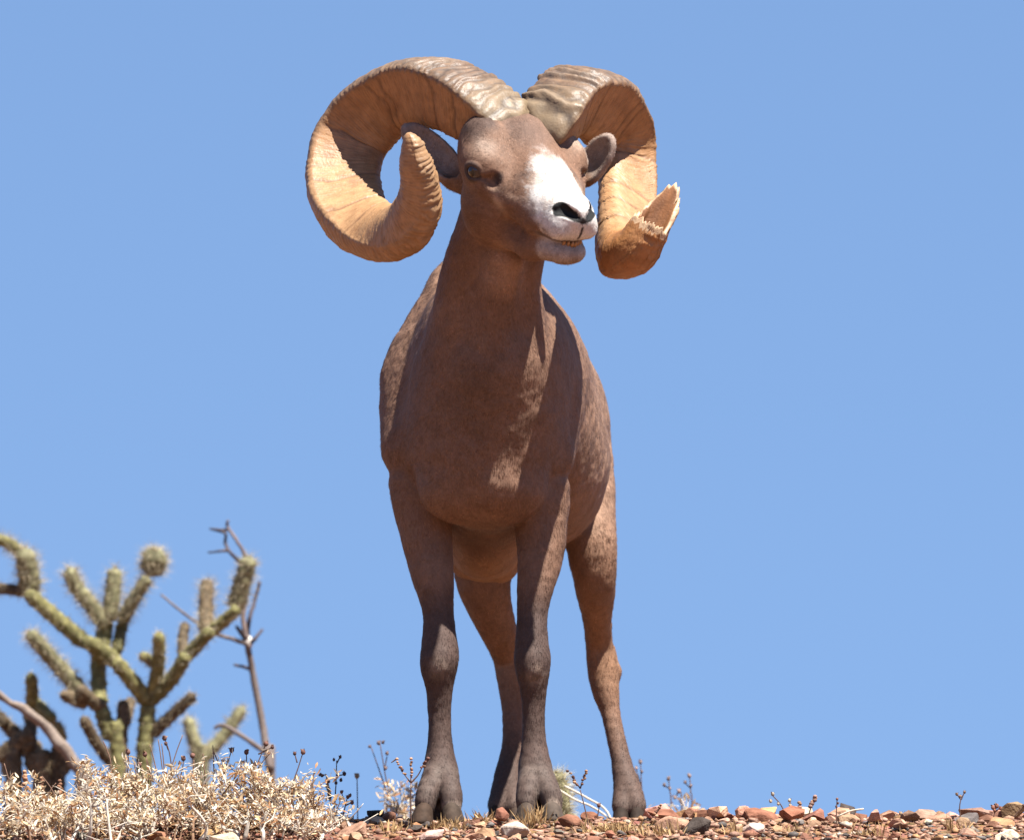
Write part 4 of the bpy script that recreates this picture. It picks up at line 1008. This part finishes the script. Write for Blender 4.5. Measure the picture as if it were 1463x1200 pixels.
for k, (a, b) in enumerate(((915, 1088), (955, 1112), (985, 1108), (970, 1130))):
    weed('dried_weed', ['tallest faint blurred weed close behind the single hind leg', 'faint blurred weed in the middle of the brownish bush', 'faint blurred weed at the far edge of the brownish bush', 'shortest faint blurred weed within the brownish bush'][k], 1.6, [[(a + 4, 1165), (a + 2, 1130), (a, b)], [(a + 2, 1126), (a - 6, b + 10)]], [(a, b, 2.6), (a - 6, b + 9, 2.2), (a + 2, b + 14, 2.0)], hc=(.20, .14, .12), grp='faint weeds beyond the crest')

# ================================================================== cholla cactus
cact_mat = mat_col('cholla_skin', rough=0.75, spec=0.2, noise=0.25, nscale=60); spine_mat = mat_col('cholla_spine', rough=0.5, spec=0.3, noise=0.0, trans=0.25)
GREEN = np.array([0.185, 0.168, 0.065]); BROWN = np.array([0.110, 0.078, 0.045]); PALEG = np.array([0.25, 0.235, 0.125])
def joint(parent, pts, r, Y, col=GREEN, spn=90, sl=13, seed=0, sc_=(0.50, 0.42, 0.28), dy=0.0, to_ground=False, taper=0.85):
    rng = np.random.default_rng(seed); s = msc(Y); P_ = [at(a, b, Y + dy * i / max(1, len(pts) - 1)) for i, (a, b) in enumerate(pts)]
    ext = r * s * 0.45
    P_[-1] = P_[-1] + unit(P_[-1] - P_[-2]) * ext * 0.3
    if not to_ground: P_[0] = P_[0] - unit(P_[1] - P_[0]) * ext
    if to_ground:
        g = P_[0].copy(); g[1] += 0.02; g[2] = gz(g[0], g[1])[0] - .01; P_ = [g] + P_
    S0 = spline(P_, 60); L_ = np.concatenate([[0], np.cumsum(np.linalg.norm(np.diff(S0, axis=0), axis=1))]); n = max(10, int(L_[-1] / (4.0 * s))); q = np.linspace(0, L_[-1], n)
    S = np.stack([np.interp(q, L_, S0[:, c]) for c in range(3)], -1); rr = r * s
    prof = np.minimum(1, np.sqrt(np.clip(1 - ((q - rr) / rr) ** 2 * (q < rr), 0, 1)) + .02) * np.minimum(1, np.sqrt(np.clip(1 - ((L_[-1] - q - rr) / rr) ** 2 * (L_[-1] - q < rr), 0, 1)) + .02)
    rad = rr * prof * (1 + (taper - 1) * q / L_[-1]); NSg = 16; V, F = tube(S, np.maximum(rad, rr * .06), NSg)
    T = unit(np.gradient(S, axis=0)); Vr = V.reshape(n, NSg, 3); out = unit(Vr - S[:, None, :]); th = np.arange(NSg) * 2 * math.pi / NSg
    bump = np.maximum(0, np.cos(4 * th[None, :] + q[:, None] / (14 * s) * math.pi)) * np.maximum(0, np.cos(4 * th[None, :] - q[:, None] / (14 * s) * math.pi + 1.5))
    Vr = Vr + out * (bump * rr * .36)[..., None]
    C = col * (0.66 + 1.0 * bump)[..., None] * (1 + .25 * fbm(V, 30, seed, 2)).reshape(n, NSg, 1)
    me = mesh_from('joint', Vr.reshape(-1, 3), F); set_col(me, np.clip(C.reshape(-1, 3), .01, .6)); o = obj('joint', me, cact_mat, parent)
    if spn:
        m = MB(); k_ = int(3.2 * spn * max(1, L_[-1] / (60 * s)))
        for i in range(k_):
            a = rng.integers(1, n); b = rng.integers(NSg); base = Vr[a, b]; ww = (a / n) ** 2
            d = unit(out[a, b] + rng.normal(0, .55, 3) + T[a] * .35 * ww); ln_ = sl * s * rng.uniform(.5, 1.25); sd = unit(np.cross(d, rng.normal(size=3))) * .30 * s
            m.add([base - sd, base + sd, base + d * ln_], [(0, 1, 2)], np.array(sc_) * rng.uniform(.7, 1.15))
        sp_ = m.build('spines', spine_mat, o, False); sp_['kind'] = 'stuff'
    return o
YC = 3.0
def ground_under(px, Y):
    p = at(px, 1150, Y); p[2] = gz(p[0], Y)[0]; return p
ch1 = thing('cholla_cactus', 'tall green cholla cactus with many spiny joints behind the dry shrubs', 'cactus', ground_under(200, YC), 'cholla cacti behind the crest')
sd_ = 0
for pts, r, col, spn, sl, dy, tg in [
        ([(206, 1120), (207, 1070), (212, 1003)], 13, GREEN, 50, 8, 0, True), ([(211, 1004), (245, 970), (267, 934)], 11, GREEN * .9, 60, 8, -.06, False), ([(266, 938), (283, 920), (303, 899)], 10, GREEN * 1.15, 60, 10, -.05, False),
        ([(302, 901), (320, 887), (341, 868)], 9.5, GREEN * 1.2, 60, 10, -.04, False), ([(337, 866), (347, 830), (357, 796)], 13.5, PALEG, 150, 16, -.03, False), ([(295, 904), (294, 870), (296, 829)], 11, BROWN * 1.5, 150, 16, .04, False),
        ([(262, 940), (261, 915), (265, 890)], 8, BROWN, 60, 8, .05, False), ([(216, 1000), (226, 950), (227, 904)], 10, GREEN * 1.2, 80, 9, -.08, False), ([(225, 952), (214, 943), (202, 936)], 8, GREEN * 1.2, 60, 9, -.05, False),
        ([(213, 1004), (188, 972), (163, 942)], 12, GREEN * 1.1, 60, 8, -.05, False), ([(165, 945), (140, 926), (118, 914)], 12.5, GREEN, 60, 8, -.04, False), ([(120, 917), (84, 886), (38, 846)], 12, GREEN * 1.1, 80, 9, -.04, False),
        ([(42, 846), (15, 842), (-30, 838)], 8.5, BROWN, 70, 10, 0, False), ([(43, 842), (40, 815), (34, 784)], 16, PALEG, 180, 17, -.03, False), ([(28, 788), (12, 776), (-8, 768)], 9, GREEN, 90, 16, -.02, False),
        ([(168, 1090), (157, 1052), (143, 1007)], 13, GREEN * 1.1, 50, 7, 0, True), ([(142, 1010), (141, 975), (140, 934)], 12, GREEN * 1.3, 60, 8, .05, False), ([(141, 940), (147, 915), (152, 885)], 12.5, GREEN * 1.25, 60, 8, .03, False),
        ([(150, 892), (128, 862), (106, 834), (99, 812)], 11.5, PALEG, 190, 16, -.03, False), ([(156, 884), (161, 850), (164, 812)], 12, PALEG * .9, 170, 16, .0, False), ([(167, 930), (172, 905), (178, 880)], 9, GREEN * .8, 60, 9, .04, False),
        ([(176, 884), (192, 855), (212, 824)], 10, PALEG, 140, 16, -.03, False), ([(144, 1010), (128, 998), (112, 982)], 10, BROWN * 1.3, 50, 7, -.05, False), ([(114, 985), (76, 943), (41, 903)], 11.5, PALEG * .85, 160, 15, -.06, False),
        ([(120, 1004), (106, 999), (89, 991)], 9.5, BROWN * 1.6, 60, 9, -.06, False), ([(174, 1066), (180, 1030), (187, 998)], 9, BROWN * 1.2, 50, 7, .08, True), ([(218, 1048), (245, 1022), (278, 992)], 9, BROWN * .9, 80, 9, -.04, False),
        ([(158, 1088), (136, 1058), (118, 1024)], 9, BROWN, 50, 8, -.05, False)]:
    sd_ += 1; joint(ch1, pts, r, YC, col, spn, sl, 500 + sd_, dy=dy, to_ground=tg)
fr_ = joint(ch1, [(219, 814), (220, 801), (221, 786)], 17, YC, PALEG * .9, 260, 15, 571, dy=-.03, taper=1.0); fr_.name = 'fruit'
ch2 = thing('cholla_cactus', 'collapsed brown cholla with a bare weathered log lying across it', 'cactus', ground_under(60, YC + .1), 'cholla cacti behind the crest')
lg = MB(); P_ = [at(a, b, YC - .05) for a, b in ((-30, 980), (0, 993), (42, 1020), (80, 1056), (112, 1100), (120, 1140))]; P_.append(np.array([P_[-1][0] + .02, YC, gz(P_[-1][0], YC)[0]])); S = spline(P_, 40)
Vt, Ft = tube(S, np.interp(np.arange(40), [0, 8, 24, 32, 39], [5.5, 6.5, 8.5, 12, 13]) * msc(YC), 12); Vt = Vt + .007 * np.stack([fbm(Vt, 35, 70 + i, 3) for i in range(3)], -1); lg.add(Vt, Ft, np.array([0.20, 0.155, 0.125])); lg.build('log', stem_mat, ch2)
for pts, r, col, spn, sl, dy, tg in [([(45, 1010), (46, 988), (44, 962)], 9.5, GREEN * 1.2, 60, 8, -.04, False), ([(50, 1004), (63, 1016), (77, 1030)], 9.5, GREEN * 1.3, 60, 8, -.04, False), ([(84, 1064), (85, 1048), (78, 1032)], 10, PALEG, 60, 9, -.03, False),
        ([(62, 1140), (52, 1095), (45, 1060)], 17, BROWN * 1.6, 90, 9, .03, True), ([(44, 1068), (26, 1052), (4, 1030)], 11, BROWN, 90, 9, .03, False), ([(46, 1050), (22, 1064), (-6, 1084)], 13, BROWN * 1.3, 90, 9, .02, False),
        ([(8, 1034), (-8, 1020), (-24, 1016)], 10, BROWN * .8, 60, 9, .02, False), ([(82, 1120), (90, 1098), (78, 1074)], 13, BROWN * .8, 60, 8, .05, True), ([(20, 1130), (14, 1100), (24, 1066)], 14, BROWN * 1.5, 80, 8, .08, True), ([(66, 1100), (92, 1086), (108, 1092)], 12, BROWN * .7, 40, 7, .06, False), ([(30, 1062), (44, 1040), (40, 1018)], 10, BROWN * 1.2, 60, 8, .04, False)]:
    sd_ += 1; joint(ch2, pts, r, YC + .1, col, spn, sl, 600 + sd_, dy=dy, to_ground=tg)
YB = 4.0
ch3 = thing('cholla_cactus', 'small pale green cholla with spread arms beside the dead snag', 'cactus', ground_under(290, YB), 'cholla cacti behind the crest')
for pts, r, tg in [([(289, 1130), (286, 1100), (280, 1066)], 10, True), ([(281, 1070), (274, 1048), (268, 1024)], 9.5, False), ([(288, 1086), (320, 1050), (348, 1010)], 9.5, False)]:
    sd_ += 1; joint(ch3, pts, r, YB, PALEG * 1.1, 120, 12, 650 + sd_, to_ground=tg)
# dead snag
YS = 3.15
sn = thing('dead_snag', 'bare grey dead snag with thin forked twigs beside the tall cholla', 'snag', ground_under(386, YS))
def limb(name, pts, r0, r1, col, tg=False):
    P_ = [at(a, b, YS + random.uniform(-.02, .02)) for a, b in pts]
    if tg: P_ = [np.array([P_[0][0] + .01, YS, gz(P_[0][0], YS)[0] - .01])] + P_
    S = spline(P_, 8 * len(P_)); m = MB(); V, F = tube(S, np.linspace(r0, r1, len(S)) * msc(YS), 8); V = V + .0012 * np.stack([fbm(V, 90, 80 + i, 2) for i in range(3)], -1); m.add(V, F, np.array(col)); return m.build(name, stem_mat, sn)
GRY = (0.15, 0.118, 0.105); DGR = (0.075, 0.06, 0.065)
limb('trunk', [(388, 1120), (385, 1098), (375, 1035), (361, 960), (353, 918)], 7, 4.6, GRY, True)
limb('twig', [(354, 920), (330, 912), (304, 904), (280, 888), (259, 873), (230, 849)], 3.6, 1.6, GRY); limb('twig', [(353, 914), (356, 885), (364, 858), (371, 830)], 3.8, 2.4, DGR)
limb('twig', [(354, 922), (364, 912), (375, 899)], 3.6, 2, DGR); limb('twig', [(353, 916), (345, 905), (337, 894)], 4, 2.6, DGR); limb('twig', [(352, 912), (347, 880), (352, 850), (352, 800), (338, 772), (325, 752), (326, 744)], 4.2, 1.7, (0.15, 0.11, 0.10))
limb('twig', [(347, 806), (330, 790), (322, 775), (322, 762), (304, 756)], 3, 1.6, DGR); limb('twig', [(326, 786), (314, 787), (298, 789)], 2.4, 1.4, DGR); limb('twig', [(326, 756), (316, 757), (300, 755)], 2.6, 1.6, DGR)
limb('twig', [(360, 956), (350, 953), (335, 949)], 3, 2, DGR); limb('twig', [(376, 1072), (350, 1054), (320, 1036), (306, 1040)], 4.2, 2.5, GRY)
kn = MB(); V = SV.copy() * np.array([6.5, 6.5, 9.5]) * msc(YS); V = V + .0015 * np.stack([fbm(V, 120, 90 + i, 2) for i in range(3)], -1); kn.add(V + at(355, 917, YS - .01), SF, (0.62, 0.56, 0.50)); kn.build('knot', stem_mat, sn)
# fallen cholla joint behind the foreleg
fj = thing('cholla_joint', 'fallen pale fuzzy cholla joint behind the cleft forehoof', 'cactus joint', ground_under(800, 1.0))
joint(fj, [(806, 1150), (803, 1124), (795, 1104)], 9, 1.0, PALEG * 1.1, 420, 20, 801, sc_=(0.62, 0.55, 0.36), to_ground=True)
for nm, pts in (('white bowed straw leaning on the fallen cholla joint', [(872, 1172), (846, 1152), (822, 1142), (799, 1128)]), ('straight white straw above the bowed one', [(868, 1160), (840, 1140), (806, 1122)])):
    m = MB(); P_ = [at(a, b, .92) for a, b in pts]; P_ = [np.array([P_[0][0] + .02, .9, gz(P_[0][0], .9)[0]])] + P_
    m.add(*tube(spline(P_, 16), 1.7 * PX_M, 6), (0.55, 0.48, 0.38)); tag(m.build('straw', stem_mat), nm, 'straw')
